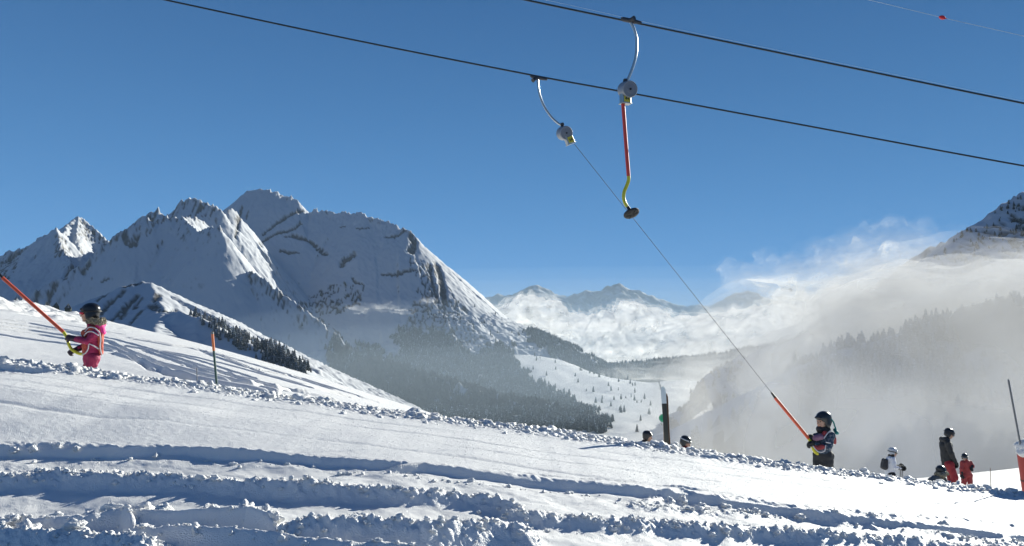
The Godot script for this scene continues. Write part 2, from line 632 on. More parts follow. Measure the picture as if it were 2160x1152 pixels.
func build_clods() -> void:
	# loose lumps of snow: heaped along the drag track's edge and crumbled along the ruts' crests
	var r := rng(404)
	var shapes := []
	for k in 5:
		shapes.append(ball(50 + k, 0.42, 6))
	var lists := [[], [], [], [], [], [], []]
	var blocks := [ball(61, 0.40, 12), ball(63, 0.45, 12)]
	for k in 4800:
		var x := r.randf_range(-9.5, 9.5)
		var w := 11.25 + 0.10 * roll.get_noise_2d(x * 0.6, 77.0) + r.randfn(0.02, 0.24)
		if roll.get_noise_2d(x * 1.6, w * 2.0) < r.randf_range(-0.45, 0.2):
			continue
		var s := 0.007 + 0.028 * pow(r.randf(), 2.4) + (0.03 * pow(r.randf(), 9.0))
		lists[r.randi() % 5].append([Vector3(x, ground(x, w) - s * 0.1, -w), s])
	for k in 260:
		var x := r.randf_range(-9.0, 9.0)
		var w := 11.25 + r.randfn(0.0, 0.13)
		var s := r.randf_range(0.035, 0.085)
		lists[r.randi() % 5].append([Vector3(x, ground(x, w) - s * 0.35, -w), s])
	for k in 16:
		# the big clods by the planted skis and at the right-hand end
		var px: float = [1365, 1378, 1392, 1420, 1500, 1560, 155, 170, 2040, 2052, 2066, 2078, 2090, 2104, 2120, 2112][k]
		var w := 11.25 + r.randf_range(-0.1, 0.15)
		var x := (px - 1080.0) / FOCAL * w
		var s: float = r.randf_range(0.035, 0.06) if k < 10 else r.randf_range(0.04, 0.06)
		lists[k % 5].append([Vector3(x, ground(x, w) + s * 0.3, -w), s])
	for c in crests:
		if c.clump <= 0.0:
			continue
		for k in int(1300 * c.clump):
			var x := r.randf_range(-7.0, 7.0)
			var i := int((x - X0) / DX)
			if c.on[i] < 0.4:
				continue
			var w: float = c.at[i] + r.randfn(0.25, 0.45) * c.back
			if w < 3.2 or w > 10.5 or w > crests[0].at[i] - 0.12:
				continue
			var s := 0.004 + 0.015 * pow(r.randf(), 2.5) + 0.018 * pow(r.randf(), 12.0)
			lists[r.randi() % 5].append([Vector3(x, ground(x, w) + s * 0.3, -w), s])
	var big := [190, 1095, 26, 240, 1084, 32, 300, 1073, 36, 345, 1080, 26, 120, 1101, 22, 305, 1111, 26, 395, 1109, 28, 675, 1112, 22, 735, 1094, 30, 762, 1110, 22, 800, 1112, 20, 880, 1120, 18, 955, 1119, 22, 1050, 1120, 26, 1022, 1126, 24, 1100, 1128, 20, 60, 1126, 34, 160, 1136, 32, 25, 1112, 28, 440, 1082, 26, 520, 1083, 28, 560, 1090, 26, 575, 1102, 24, 628, 1120, 18,
		1412, 1062, 18, 1440, 1060, 20, 1478, 1069, 20, 1530, 1072, 16, 1590, 1080, 16, 1690, 1095, 14, 1760, 1098, 14, 1840, 1106, 14, 1990, 1121, 14, 30, 958, 14, 70, 958, 14, 120, 956, 15, 160, 960, 12, 200, 968, 14, 330, 966, 12]
	for k in range(0, big.size(), 3):
		var q := on_plane(big[k], big[k + 1], -0.06)
		var s: float = big[k + 2] * q.y / FOCAL * 0.55
		lists[5 + (k / 3) % 2].append([Vector3(q.x, ground(q.x, q.y) + s * 0.1, -q.y), s])
	for k in 7:
		var mm := MultiMesh.new()
		mm.transform_format = MultiMesh.TRANSFORM_3D
		mm.mesh = shapes[k] if k < 5 else blocks[k - 5]
		mm.instance_count = lists[k].size()
		for i in lists[k].size():
			var s: float = lists[k][i][1]
			var b := Basis.from_euler(Vector3(r.randf() * TAU, r.randf() * TAU, r.randf() * TAU)).scaled(Vector3(s * r.randf_range(0.8, 1.4), s * r.randf_range(0.7, 1.0), s * r.randf_range(0.8, 1.3)))
			mm.set_instance_transform(i, Transform3D(b, lists[k][i][0]))
		var o := MultiMeshInstance3D.new()
		o.name = named("snow_clods")
		o.multimesh = mm
		o.material_override = M.snow
		add_child(o, true)
		setting(o, "loose clods of snow heaped along the lift track and the ski ruts", "stuff")

func build_crumbs() -> void:
	# crystals and crumbs on the untouched snow that catch the sun one by one
	var r := rng(505)
	var mm := MultiMesh.new()
	mm.transform_format = MultiMesh.TRANSFORM_3D
	mm.mesh = ball(91, 0.5, 3)
	mm.instance_count = 22000
	for i in mm.instance_count:
		var w := 5.5 + 5.5 * sqrt(r.randf())
		var x := r.randf_range(-0.64, 0.64) * w
		var s := 0.0012 + 0.0018 * pow(r.randf(), 3.0)
		mm.set_instance_transform(i, Transform3D(Basis.from_euler(Vector3(r.randf() * TAU, r.randf() * TAU, 0)).scaled(Vector3(s, s * 1.3, s)), Vector3(x, ground(x, w) + s * 0.3, -w)))
	var o := MultiMeshInstance3D.new()
	o.name = named("snow_crumbs")
	o.multimesh = mm
	o.material_override = M.crystal
	add_child(o, true)
	setting(o, "glinting crumbs of snow on the untouched slope", "stuff")

var piste_tracks := []

func on_slope(px: float, py: float) -> Vector2:
	var w := 13.0
	while w < 60.0:
		var p := P(px, py, w)
		if far_slope(p.x, w) > p.y:
			return Vector2(p.x, w)
		w += 0.1
	return Vector2(P(px, py, 45.0).x, 45.0)

func add_track(pts: Array, wide: float, deep: float) -> void:
	var q := []
	for k in range(0, pts.size(), 2):
		q.append(on_slope(pts[k], pts[k + 1]))
	q.sort_custom(func(a, b): return a.x < b.x)
	piste_tracks.append({"q": q, "wide": wide, "deep": deep, "fade": 1.0})

func track_at(t: Dictionary, x: float) -> float:
	var q: Array = t.q
	if x < q[0].x or x > q[-1].x:
		return -99.0
	for k in q.size() - 1:
		if x <= q[k + 1].x:
			return lerpf(q[k].y, q[k + 1].y, (x - q[k].x) / maxf(q[k + 1].x - q[k].x, 0.01)) + 0.12 * roll.get_noise_2d(x * 0.5, q[0].y * 3.0)
	return -99.0

func plan_tracks() -> void:
	roll = noise(11, 0.55, 3)
	for t in [
		[[-60, 676, 60, 690, 140, 700, 230, 722, 330, 768, 420, 792, 520, 812, 640, 830], 0.115, 0.115],
		[[-60, 684, 60, 697, 140, 709, 240, 735, 320, 778, 400, 800], 0.108, 0.103],
		[[-60, 690, 80, 706, 140, 716, 250, 742, 300, 760], 0.086, 0.069],
		[[215, 728, 260, 730, 330, 742, 420, 772, 520, 804, 600, 825], 0.101, 0.092],
		[[365, 728, 420, 738, 450, 752, 520, 776, 640, 800, 760, 838], 0.122, 0.103],
		[[260, 712, 330, 722, 400, 735, 470, 752, 560, 790, 640, 812, 720, 832], 0.101, 0.081],
		[[460, 748, 520, 758, 600, 790, 700, 822, 800, 850], 0.108, 0.081],
		[[545, 762, 620, 778, 720, 812, 800, 838], 0.101, 0.069],
		[[230, 745, 300, 765, 350, 790, 460, 808, 560, 826], 0.101, 0.103],
		[[-60, 668, 60, 682, 160, 700, 240, 716, 320, 738, 420, 762, 540, 800], 0.09, 0.07],
		[[-60, 700, 60, 716, 160, 728, 230, 742], 0.10, 0.08],
		[[300, 738, 380, 766, 440, 790, 500, 806, 580, 826], 0.10, 0.09],
		[[330, 740, 400, 752, 470, 768, 560, 792, 660, 820, 740, 840], 0.09, 0.08],
		[[200, 712, 280, 716, 360, 730, 440, 742, 540, 770, 640, 800], 0.09, 0.07],
		[[0, 672, 100, 680, 200, 696, 260, 706], 0.072, 0.057],
		[[380, 770, 440, 782, 520, 800, 620, 826, 700, 842], 0.086, 0.081]]:
		add_track(t[0], t[1], t[2])

# ---------------------------------------------------------------- mountains

func massif(called: String, label: String, ridges: Array, x0: float, x1: float, w0: float, w1: float, step: float, o: Dictionary, m: Material) -> Dictionary:
	# Relief made of ridges: each falls off to its two sides, and the highest at a place wins.
	# A ridge is {"p": [px, py, w, ...], "near": slope of the side seen on the right of its run, "far": of the left, "rough": size of its gullies}
	var segs := []
	for r in ridges:
		var along := 0.0
		for k in range(0, r.p.size() - 3, 3):
			var a := P(r.p[k], r.p[k + 1], r.p[k + 2])
			var b := P(r.p[k + 3], r.p[k + 4], r.p[k + 5])
			var d := Vector2(b.x - a.x, b.z - a.z)
			segs.append([a.x, a.z, a.y, d.x, d.y, b.y - a.y, 1.0 / maxf(d.length_squared(), 0.01), r.near, r.far, along, d.length(), r.get("rough", 1.0)])
			along += d.length()
	var nx := int((x1 - x0) / step) + 1
	var ny := int((w1 - w0) / step) + 1
	var v := PackedVector3Array()
	v.resize(nx * ny)
	var col := PackedColorArray()
	col.resize(nx * ny)
	var gully := noise(o.seed, 1.0, 4)
	var crag := noise(o.seed + 1, o.get("crag_size", 0.02), 5, FastNoiseLite.TYPE_SIMPLEX_SMOOTH, FastNoiseLite.FRACTAL_RIDGED)
	var fine := noise(o.seed + 2, o.get("fine_size", 0.03), 4)
	var big := noise(o.seed + 3, 0.004, 3)
	var bottom: float = o.bottom
	var block := 12
	for bj in range(0, ny, block):
		for bi in range(0, nx, block):
			var cx := x0 + (bi + block * 0.5) * step
			var cz := -(w0 + (bj + block * 0.5) * step)
			var hs := []
			var best := -1e9
			for s in segs:
				var h := ridge_height(s, cx, cz)
				hs.append(h)
				best = maxf(best, h)
			var use := []
			for k in segs.size():
				if hs[k] > best - 2.2 * step * block:
					use.append(segs[k])
			for j in range(bj, mini(bj + block, ny)):
				var z := -(w0 + j * step)
				for i in range(bi, mini(bi + block, nx)):
					var x := x0 + i * step
					var top := -1e9
					var second := -1e9
					var u := 0.0
					var dist := 0.0
					var rough := 1.0
					for s in use:
						var px: float = x - s[0]
						var pz: float = z - s[1]
						var t: float = clampf((px * s[3] + pz * s[4]) * s[6], 0.0, 1.0)
						var ox: float = px - s[3] * t
						var oz: float = pz - s[4] * t
						var d := sqrt(ox * ox + oz * oz)
						var kk: float = s[7] if s[3] * pz - s[4] * px > 0.0 else s[8]
						var h: float = s[2] + s[5] * t - kk * d / (1.0 + d * 0.00012)
						if h > top:
							second = top
							top = h
							u = s[9] + s[10] * t
							dist = d
							rough = s[11]
						elif h > second:
							second = h
					var soft: float = o.get("soft", 14.0)
					var gap := top - second
					var y := top + maxf(soft - gap, 0.0) * maxf(soft - gap, 0.0) / (4.0 * soft)
					var a := smoothstep(0.0, 160.0, dist)
					y += rough * o.gully * a * gully.get_noise_2d(u * 0.016, dist * 0.0016)
					y += rough * o.crag * (0.25 + 0.75 * a) * (crag.get_noise_2d(x, z) + 0.2)
					y += o.fine * fine.get_noise_2d(x, z)
					if dist < 130.0 and o.has("teeth"):
						y += o.teeth * (crag.get_noise_2d(x * 2.3 + 500.0, z * 0.8) + 0.1) * exp(-dist / 38.0)
						y += o.teeth * 0.9 * (crag.get_noise_2d(x * 0.75 - 300.0, z * 0.3) + 0.05) * exp(-dist / 60.0)
					y += o.get("big", 0.0) * a * big.get_noise_2d(x, z)
					if y < bottom:
						y = bottom - (bottom - y) * 0.12
					v[j * nx + i] = Vector3(x, y, z)
	var T := {"v": v, "nx": nx, "ny": ny, "x0": x0, "w0": w0, "step": step, "col": col, "rock": PackedFloat32Array(), "fine": fine, "crag": crag}
	T.rock.resize(nx * ny)
	return T

func ridge_height(s: Array, x: float, z: float) -> float:
	var px: float = x - s[0]
	var pz: float = z - s[1]
	var t: float = clampf((px * s[3] + pz * s[4]) * s[6], 0.0, 1.0)
	var d := Vector2(px - s[3] * t, pz - s[4] * t).length()
	var kk: float = s[7] if s[3] * pz - s[4] * px > 0.0 else s[8]
	return s[2] + s[5] * t - kk * d / (1.0 + d * 0.00012)

func height_at(T: Dictionary, x: float, w: float) -> float:
	var fx: float = (x - T.x0) / T.step
	var fw: float = (w - T.w0) / T.step
	var i := int(fx)
	var j := int(fw)
	if fx < 0.0 or fw < 0.0 or i >= T.nx - 1 or j >= T.ny - 1:
		return -1e6
	var v: PackedVector3Array = T.v
	var k: int = j * T.nx + i
	var tx := fx - i
	var ty := fw - j
	return lerpf(lerpf(v[k].y, v[k + 1].y, tx), lerpf(v[k + T.nx].y, v[k + T.nx + 1].y, tx), ty)

func strike(T: Dictionary, px: float, py: float) -> Vector3:
	# where the sight line of a pixel first meets this relief
	var w: float = T.w0
	var end: float = T.w0 + T.ny * T.step
	while w < end:
		var p := P(px, py, w)
		if height_at(T, p.x, w) > p.y:
			return p
		w += T.step * 0.7
	return Vector3(0, -1e6, 0)

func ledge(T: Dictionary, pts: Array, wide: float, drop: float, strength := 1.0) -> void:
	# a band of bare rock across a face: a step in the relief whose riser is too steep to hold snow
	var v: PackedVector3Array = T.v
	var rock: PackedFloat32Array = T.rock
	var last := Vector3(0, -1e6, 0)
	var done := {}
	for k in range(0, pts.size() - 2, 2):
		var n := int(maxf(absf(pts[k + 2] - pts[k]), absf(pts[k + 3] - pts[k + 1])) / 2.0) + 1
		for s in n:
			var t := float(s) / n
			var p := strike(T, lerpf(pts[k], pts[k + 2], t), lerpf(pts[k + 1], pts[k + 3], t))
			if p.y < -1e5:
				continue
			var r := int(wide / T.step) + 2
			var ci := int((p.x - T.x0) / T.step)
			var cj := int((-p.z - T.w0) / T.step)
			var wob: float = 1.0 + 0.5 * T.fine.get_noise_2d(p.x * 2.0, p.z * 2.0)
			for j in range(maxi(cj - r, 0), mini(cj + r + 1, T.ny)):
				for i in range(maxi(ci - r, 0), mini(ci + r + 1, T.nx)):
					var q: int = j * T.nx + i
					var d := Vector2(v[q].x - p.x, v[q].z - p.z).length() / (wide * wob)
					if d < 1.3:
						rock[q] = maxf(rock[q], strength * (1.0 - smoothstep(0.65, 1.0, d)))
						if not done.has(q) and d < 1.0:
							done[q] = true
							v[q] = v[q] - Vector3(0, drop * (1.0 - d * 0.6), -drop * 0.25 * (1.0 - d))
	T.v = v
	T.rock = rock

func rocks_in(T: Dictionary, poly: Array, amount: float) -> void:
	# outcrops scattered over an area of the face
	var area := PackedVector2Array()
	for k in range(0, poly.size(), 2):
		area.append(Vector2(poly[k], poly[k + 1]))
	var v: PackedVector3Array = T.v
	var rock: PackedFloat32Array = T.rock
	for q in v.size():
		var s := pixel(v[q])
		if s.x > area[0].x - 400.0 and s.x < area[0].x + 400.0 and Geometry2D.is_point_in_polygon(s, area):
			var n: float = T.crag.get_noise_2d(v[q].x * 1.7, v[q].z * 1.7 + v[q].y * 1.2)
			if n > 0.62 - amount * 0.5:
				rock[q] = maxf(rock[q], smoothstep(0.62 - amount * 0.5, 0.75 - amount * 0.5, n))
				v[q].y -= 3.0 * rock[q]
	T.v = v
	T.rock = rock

func finish(T: Dictionary, called: String, label: String, steep: float, m: Material) -> MeshInstance3D:
	# snow where it can lie, bare rock where the face is too steep or was laid bare
	var v: PackedVector3Array = T.v
	var col := PackedColorArray()
	col.resize(v.size())
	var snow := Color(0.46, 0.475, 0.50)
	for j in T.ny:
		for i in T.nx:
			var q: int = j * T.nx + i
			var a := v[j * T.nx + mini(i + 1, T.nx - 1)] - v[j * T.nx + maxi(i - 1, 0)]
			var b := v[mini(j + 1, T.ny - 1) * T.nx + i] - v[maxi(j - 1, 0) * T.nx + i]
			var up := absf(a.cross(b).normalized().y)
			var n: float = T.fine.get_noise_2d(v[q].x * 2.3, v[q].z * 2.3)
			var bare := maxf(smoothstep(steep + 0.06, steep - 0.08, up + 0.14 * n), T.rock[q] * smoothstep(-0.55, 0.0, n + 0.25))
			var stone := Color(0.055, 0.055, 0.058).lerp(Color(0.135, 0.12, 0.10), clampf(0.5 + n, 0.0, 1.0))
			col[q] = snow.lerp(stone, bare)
	T.erase("col")
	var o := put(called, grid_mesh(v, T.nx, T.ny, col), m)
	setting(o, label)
	return o

# ---------------------------------------------------------------- the mountains round the valley

func build_mountains() -> Dictionary:
	var main := [
		{"p": [330, 500, 3650, 440, 470, 3620, 490, 452, 3600, 505, 436, 3600, 514, 422, 3610, 520, 407, 3620, 545, 403, 3640, 560, 403, 3640, 585, 408, 3640, 600, 419, 3640, 614, 420, 3635, 626, 427, 3630, 636, 440, 3625, 650, 452, 3620, 668, 445, 3610, 700, 453, 3600, 720, 452, 3590, 765, 452, 3560, 772, 463, 3550, 800, 467, 3540, 830, 475, 3520, 850, 485, 3500, 866, 494, 3490, 874, 510, 3480, 880, 532, 3470, 893, 529, 3455, 905, 545, 3440, 925, 568, 3400, 935, 600, 3370], "near": 0.92, "far": 0.9, "rough": 0.3},
		{"p": [935, 600, 3370, 936, 640, 3230, 941, 680, 3090, 957, 715, 2960, 985, 760, 2840, 1010, 800, 2740, 1050, 850, 2600, 1090, 890, 2480], "near": 0.72, "far": 0.95, "rough": 0.75},
		{"p": [935, 600, 3370, 965, 618, 3400, 1000, 640, 3420, 1050, 668, 3420, 1100, 697, 3390, 1150, 722, 3340, 1200, 747, 3280, 1250, 769, 3200, 1285, 785, 3120, 1320, 812, 3020, 1350, 836, 2900, 1375, 850, 2820], "near": 0.55, "far": 0.7, "rough": 0.75},
		{"p": [985, 655, 3380, 1010, 700, 3220, 1040, 735, 3080, 1085, 765, 2960, 1110, 800, 2840, 1150, 835, 2700, 1230, 872, 2500, 1290, 900, 2400], "near": 0.5, "far": 0.6, "rough": 0.8},
		{"p": [1060, 690, 3370, 1090, 735, 3200, 1130, 775, 3050, 1180, 810, 2900], "near": 0.5, "far": 0.55, "rough": 0.7},
		# the wooded bench at its foot
		{"p": [690, 735, 2250, 760, 765, 2150, 850, 790, 2050, 1000, 832, 1950, 1120, 862, 1850, 1230, 893, 1740, 1300, 915, 1640], "near": 0.42, "far": 0.35, "rough": 0.8},
		# the front ridge with the sunlit edge
		{"p": [20, 640, 2350, 100, 606, 2450, 170, 566, 2540, 224, 518, 2620, 255, 496, 2650, 281, 477, 2680, 315, 468, 2710, 343, 464, 2740, 383, 461, 2760, 412, 489, 2680, 440, 487, 2660, 462, 484, 2640, 474, 510, 2622, 487, 540, 2606, 505, 562, 2592, 530, 580, 2580, 560, 597, 2566, 585, 615, 2552, 610, 636, 2540, 650, 665, 2520, 680, 688, 2505, 705, 708, 2490, 738, 742, 2470, 752, 790, 2420, 770, 850, 2350], "near": 1.15, "far": 1.1, "rough": 0.28},
		{"p": [383, 461, 2760, 410, 466, 2830, 432, 474, 2880], "near": 1.0, "far": 1.0, "rough": 0.3},
		# the dark crags behind it and the pyramid on the far left
		{"p": [224, 525, 2960, 262, 490, 3000, 300, 463, 3020, 318, 452, 3030, 333, 447, 3040, 348, 463, 3050, 362, 452, 3060, 382, 430, 3070, 400, 422, 3080, 420, 424, 3085, 440, 430, 3090, 460, 441, 3090, 470, 456, 3110, 482, 446, 3150, 494, 446, 3180], "near": 1.15, "far": 1.6, "rough": 0.7},
		{"p": [-260, 600, 3150, -120, 572, 3200, 0, 547, 3280, 18, 536, 3290, 42, 531, 3300, 60, 522, 3310, 95, 497, 3330, 118, 487, 3340, 130, 500, 3380, 142, 478, 3500, 155, 468, 3560, 166, 460, 3600, 174, 464, 3600, 184, 474, 3600, 200, 488, 3590, 224, 510, 3570, 262, 540, 3500, 330, 570, 3480], "near": 0.95, "far": 0.9, "rough": 0.6},
		{"p": [166, 460, 3600, 160, 500, 3450, 172, 545, 3300], "near": 0.75, "far": 0.95, "rough": 0.5},
		{"p": [118, 487, 3340, 128, 520, 3230, 150, 560, 3100], "near": 0.8, "far": 1.0, "rough": 0.6}]
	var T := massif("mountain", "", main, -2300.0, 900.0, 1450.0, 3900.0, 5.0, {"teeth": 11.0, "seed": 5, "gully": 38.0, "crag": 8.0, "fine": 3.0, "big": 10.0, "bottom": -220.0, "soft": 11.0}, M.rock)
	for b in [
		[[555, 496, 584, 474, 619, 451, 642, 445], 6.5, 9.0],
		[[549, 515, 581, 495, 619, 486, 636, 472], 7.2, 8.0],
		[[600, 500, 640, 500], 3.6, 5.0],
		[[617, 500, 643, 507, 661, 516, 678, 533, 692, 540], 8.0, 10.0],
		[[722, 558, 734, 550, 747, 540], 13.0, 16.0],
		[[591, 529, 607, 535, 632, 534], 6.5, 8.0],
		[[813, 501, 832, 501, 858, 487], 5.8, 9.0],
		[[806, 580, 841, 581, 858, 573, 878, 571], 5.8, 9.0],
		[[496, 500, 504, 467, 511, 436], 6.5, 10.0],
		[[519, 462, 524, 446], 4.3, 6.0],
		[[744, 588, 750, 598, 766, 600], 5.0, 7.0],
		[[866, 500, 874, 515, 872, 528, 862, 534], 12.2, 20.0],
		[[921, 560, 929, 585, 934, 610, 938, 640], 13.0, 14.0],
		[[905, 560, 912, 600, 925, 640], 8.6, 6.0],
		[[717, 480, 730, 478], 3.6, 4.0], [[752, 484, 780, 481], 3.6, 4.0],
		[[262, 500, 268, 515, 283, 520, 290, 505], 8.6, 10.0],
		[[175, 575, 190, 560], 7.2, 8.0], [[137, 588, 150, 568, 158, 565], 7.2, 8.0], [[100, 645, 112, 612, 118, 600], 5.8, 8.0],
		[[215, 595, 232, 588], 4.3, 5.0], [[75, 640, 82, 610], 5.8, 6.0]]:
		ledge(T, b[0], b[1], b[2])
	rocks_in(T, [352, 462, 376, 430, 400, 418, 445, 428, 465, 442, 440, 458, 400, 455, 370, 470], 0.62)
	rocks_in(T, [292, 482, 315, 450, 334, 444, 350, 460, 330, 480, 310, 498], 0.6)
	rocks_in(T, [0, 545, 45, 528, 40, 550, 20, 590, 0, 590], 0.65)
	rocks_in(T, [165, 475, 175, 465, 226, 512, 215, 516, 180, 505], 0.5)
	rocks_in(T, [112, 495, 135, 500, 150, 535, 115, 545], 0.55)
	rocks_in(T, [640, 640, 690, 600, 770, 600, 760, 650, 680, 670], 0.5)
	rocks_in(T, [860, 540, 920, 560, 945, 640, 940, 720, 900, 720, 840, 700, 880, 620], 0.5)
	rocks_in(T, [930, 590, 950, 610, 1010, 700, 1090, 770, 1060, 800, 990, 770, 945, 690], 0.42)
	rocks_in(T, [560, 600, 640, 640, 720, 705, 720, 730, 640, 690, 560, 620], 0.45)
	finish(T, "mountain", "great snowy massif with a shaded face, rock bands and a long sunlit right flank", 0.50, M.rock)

	var knoll := [
		{"p": [60, 700, 1120, 150, 665, 1200, 200, 640, 1250, 240, 618, 1280, 275, 600, 1300, 300, 597, 1310, 318, 601, 1305, 327, 618, 1280, 333, 640, 1240, 345, 655, 1200, 380, 662, 1150, 420, 674, 1120, 470, 703, 1090, 520, 728, 1050, 580, 755, 1010, 640, 790, 960, 700, 830, 930], "near": 0.62, "far": 0.5, "rough": 1.0},
		{"p": [345, 655, 1200, 330, 690, 1080, 330, 720, 1000], "near": 0.45, "far": 0.5, "rough": 0.5}]
	var K := massif("hill", "", knoll, -900.0, -60.0, 780.0, 1560.0, 4.0, {"seed": 25, "gully": 12.0, "crag": 5.0, "fine": 1.2, "big": 6.0, "bottom": -170.0, "soft": 14.0, "crag_size": 0.04, "fine_size": 0.07}, M.rock)
	for b in [[[265, 602, 300, 598], 5.0, 5.0], [[315, 645, 330, 652, 345, 657, 372, 658], 5.0, 5.0], [[333, 622, 328, 640], 5.0, 4.0],
		[[205, 634, 230, 618], 4.0, 4.0], [[215, 660, 240, 635], 4.0, 4.0], [[235, 680, 275, 640], 4.0, 4.0], [[255, 672, 290, 625], 4.0, 4.0], [[225, 650, 262, 616], 3.5, 3.0], [[270, 690, 300, 655], 3.5, 3.0], [[285, 650, 300, 630], 3.5, 3.0]]:
		ledge(K, b[0], b[1], b[2])
	finish(K, "hill", "low snowy knoll with a dark streaked left flank in front of the massif", 0.55, M.rock)

	var right := [
		{"p": [3000, 620, 1400, 2700, 520, 1460, 2480, 420, 1480, 2330, 375, 1490, 2250, 372, 1480, 2160, 414, 1450, 2130, 434, 1440, 2104, 450, 1430, 2090, 468, 1425, 2083, 484, 1420, 2050, 498, 1400, 2015, 524, 1390, 1980, 549, 1380, 1930, 580, 1370, 1880, 612, 1365, 1830, 650, 1360, 1780, 680, 1350, 1740, 702, 1340, 1690, 722, 1330, 1640, 736, 1320, 1600, 748, 1310, 1560, 764, 1300, 1520, 785, 1290, 1480, 806, 1270, 1440, 850, 1250], "near": 0.72, "far": 0.75, "rough": 1.0}]
	var R := massif("mountain", "", right, 280.0, 1700.0, 880.0, 1750.0, 6.0, {"seed": 45, "teeth": 6.0, "gully": 22.0, "crag": 13.0, "fine": 2.5, "big": 8.0, "bottom": -175.0, "soft": 14.0, "crag_size": 0.03, "fine_size": 0.05}, M.rock)
	rocks_in(R, [2090, 490, 2160, 430, 2200, 500, 2160, 560, 2090, 540], 0.6)
	rocks_in(R, [1985, 560, 2040, 505, 2100, 470, 2160, 520, 2160, 600, 2000, 600], 0.5)
	finish(R, "mountain", "steep wooded mountain on the right rising out of the mist", 0.5, M.rock)

	var near_hill := [
		{"p": [2900, 760, 600, 2500, 690, 640, 2160, 640, 660, 1950, 690, 680, 1800, 730, 690, 1740, 752, 690, 1690, 775, 680, 1668, 792, 670, 1655, 820, 660, 1640, 848, 650, 1600, 866, 640, 1560, 886, 630, 1510, 915, 615, 1470, 940, 600, 1400, 990, 580], "near": 0.55, "far": 0.7, "rough": 1.0}]
	var N := massif("hill", "", near_hill, 80.0, 700.0, 380.0, 800.0, 5.0, {"seed": 65, "gully": 6.0, "crag": 3.0, "fine": 1.0, "bottom": -150.0, "soft": 8.0, "crag_size": 0.05}, M.rock)
	finish(N, "hill", "dark wooded hillside fading into the mist on the right", 0.45, M.rock)

	var range_far := [
		{"p": [700, 690, 15000, 960, 640, 15200, 1010, 630, 15200, 1050, 622, 15300, 1080, 626, 15300, 1100, 614, 15400, 1118, 606, 15400, 1133, 603, 15400, 1146, 610, 15400, 1165, 622, 15300, 1190, 629, 15300, 1215, 622, 15300, 1235, 614, 15300, 1260, 616, 15300, 1285, 611, 15300, 1296, 601, 15300, 1306, 599, 15300, 1322, 608, 15300, 1360, 622, 15200, 1400, 634, 15200, 1440, 645, 15100, 1475, 643, 15000, 1490, 650, 15000, 1520, 636, 15000, 1550, 620, 15000, 1578, 615, 15000, 1600, 624, 15000, 1640, 636, 15000, 1700, 655, 15000, 2000, 680, 15000, 2400, 670, 15000], "near": 0.95, "far": 0.7, "rough": 1.0},
		{"p": [1133, 603, 15400, 1150, 650, 14400, 1180, 700, 13600], "near": 0.5, "far": 0.5},
		{"p": [1306, 599, 15300, 1290, 640, 14500, 1300, 700, 13700], "near": 0.5, "far": 0.5},
		{"p": [1235, 614, 15300, 1215, 660, 14500, 1230, 710, 13700], "near": 0.5, "far": 0.5},
		{"p": [1400, 634, 15200, 1400, 660, 14500, 1420, 700, 13800], "near": 0.5, "far": 0.5},
		{"p": [1578, 615, 15000, 1560, 650, 14300, 1570, 700, 13600], "near": 0.5, "far": 0.5}]
	var D := massif("mountain_range", "", range_far, -2600.0, 7600.0, 12800.0, 16600.0, 50.0, {"seed": 85, "gully": 60.0, "crag": 40.0, "fine": 16.0, "big": 60.0, "bottom": -500.0, "soft": 60.0, "crag_size": 0.0024, "fine_size": 0.004}, M.rock)
	finish(D, "mountain_range", "distant blue range of peaks on the horizon above the clouds", 0.90, M.rock)

	# dark forested ridge under the clouds behind the white meadow
	var back := [
		{"p": [1150, 795, 3900, 1290, 772, 3900, 1400, 762, 3850, 1500, 752, 3800, 1640, 728, 3750, 1800, 700, 3700, 2000, 690, 3700], "near": 0.28, "far": 0.4, "rough": 1.0}]
	var B := massif("hill", "", back, 100.0, 2000.0, 3150.0, 4300.0, 16.0, {"seed": 95, "gully": 14.0, "crag": 8.0, "fine": 2.0, "bottom": -190.0, "soft": 14.0}, M.rock)
	finish(B, "hill", "dark forested hill behind the white meadow under the cloud bank", 0.4, M.rock)
	return {"main": T, "knoll": K, "right": R, "near": N, "back": B}

func valley_floor(x: float, w: float) -> float:
	var y := -0.128 * minf(w, 1290.0) - 6.0 - 20.0 * smoothstep(60.0, 300.0, w) * (1.0 - smoothstep(900.0, 1300.0, w))
	y += smoothstep(1500.0, 2700.0, w) * 14.0 + 5.0 * roll.get_noise_2d(x * 0.006, w * 0.006) + 1.2 * roll.get_noise_2d(x * 0.03, w * 0.02)
	y -= smoothstep(2720.0, 3300.0, w) * 60.0
	# the snow slope that runs up to the massif's right flank
	y += (smoothstep(2050.0, 3000.0, w) * 78.0 + smoothstep(2720.0, 3300.0, w) * 60.0) * (1.0 - smoothstep(60.0, 430.0, x))
	y += 7.0 * roll.get_noise_2d(x * 0.012 + 50.0, w * 0.007)
	return y

func build_valley() -> void:
	var nx := 250
	var rows := PackedFloat32Array()
	var w := 90.0
	while w < 30000.0:
		rows.append(w)
		w += clampf(w * 0.015, 2.5, 500.0)
	var ny := rows.size()
	var v := PackedVector3Array()
	v.resize(nx * ny)
	for j in ny:
		w = rows[j]
		for i in nx:
			var x := (2.0 * i / (nx - 1) - 1.0) * (0.75 * w + 60.0)
			v[j * nx + i] = Vector3(x, valley_floor(x, w), -w)
	setting(put("valley_floor", grid_mesh(v, nx, ny), M.snow), "white snowfields on the valley floor below the massif", "structure")

# ---------------------------------------------------------------- trees

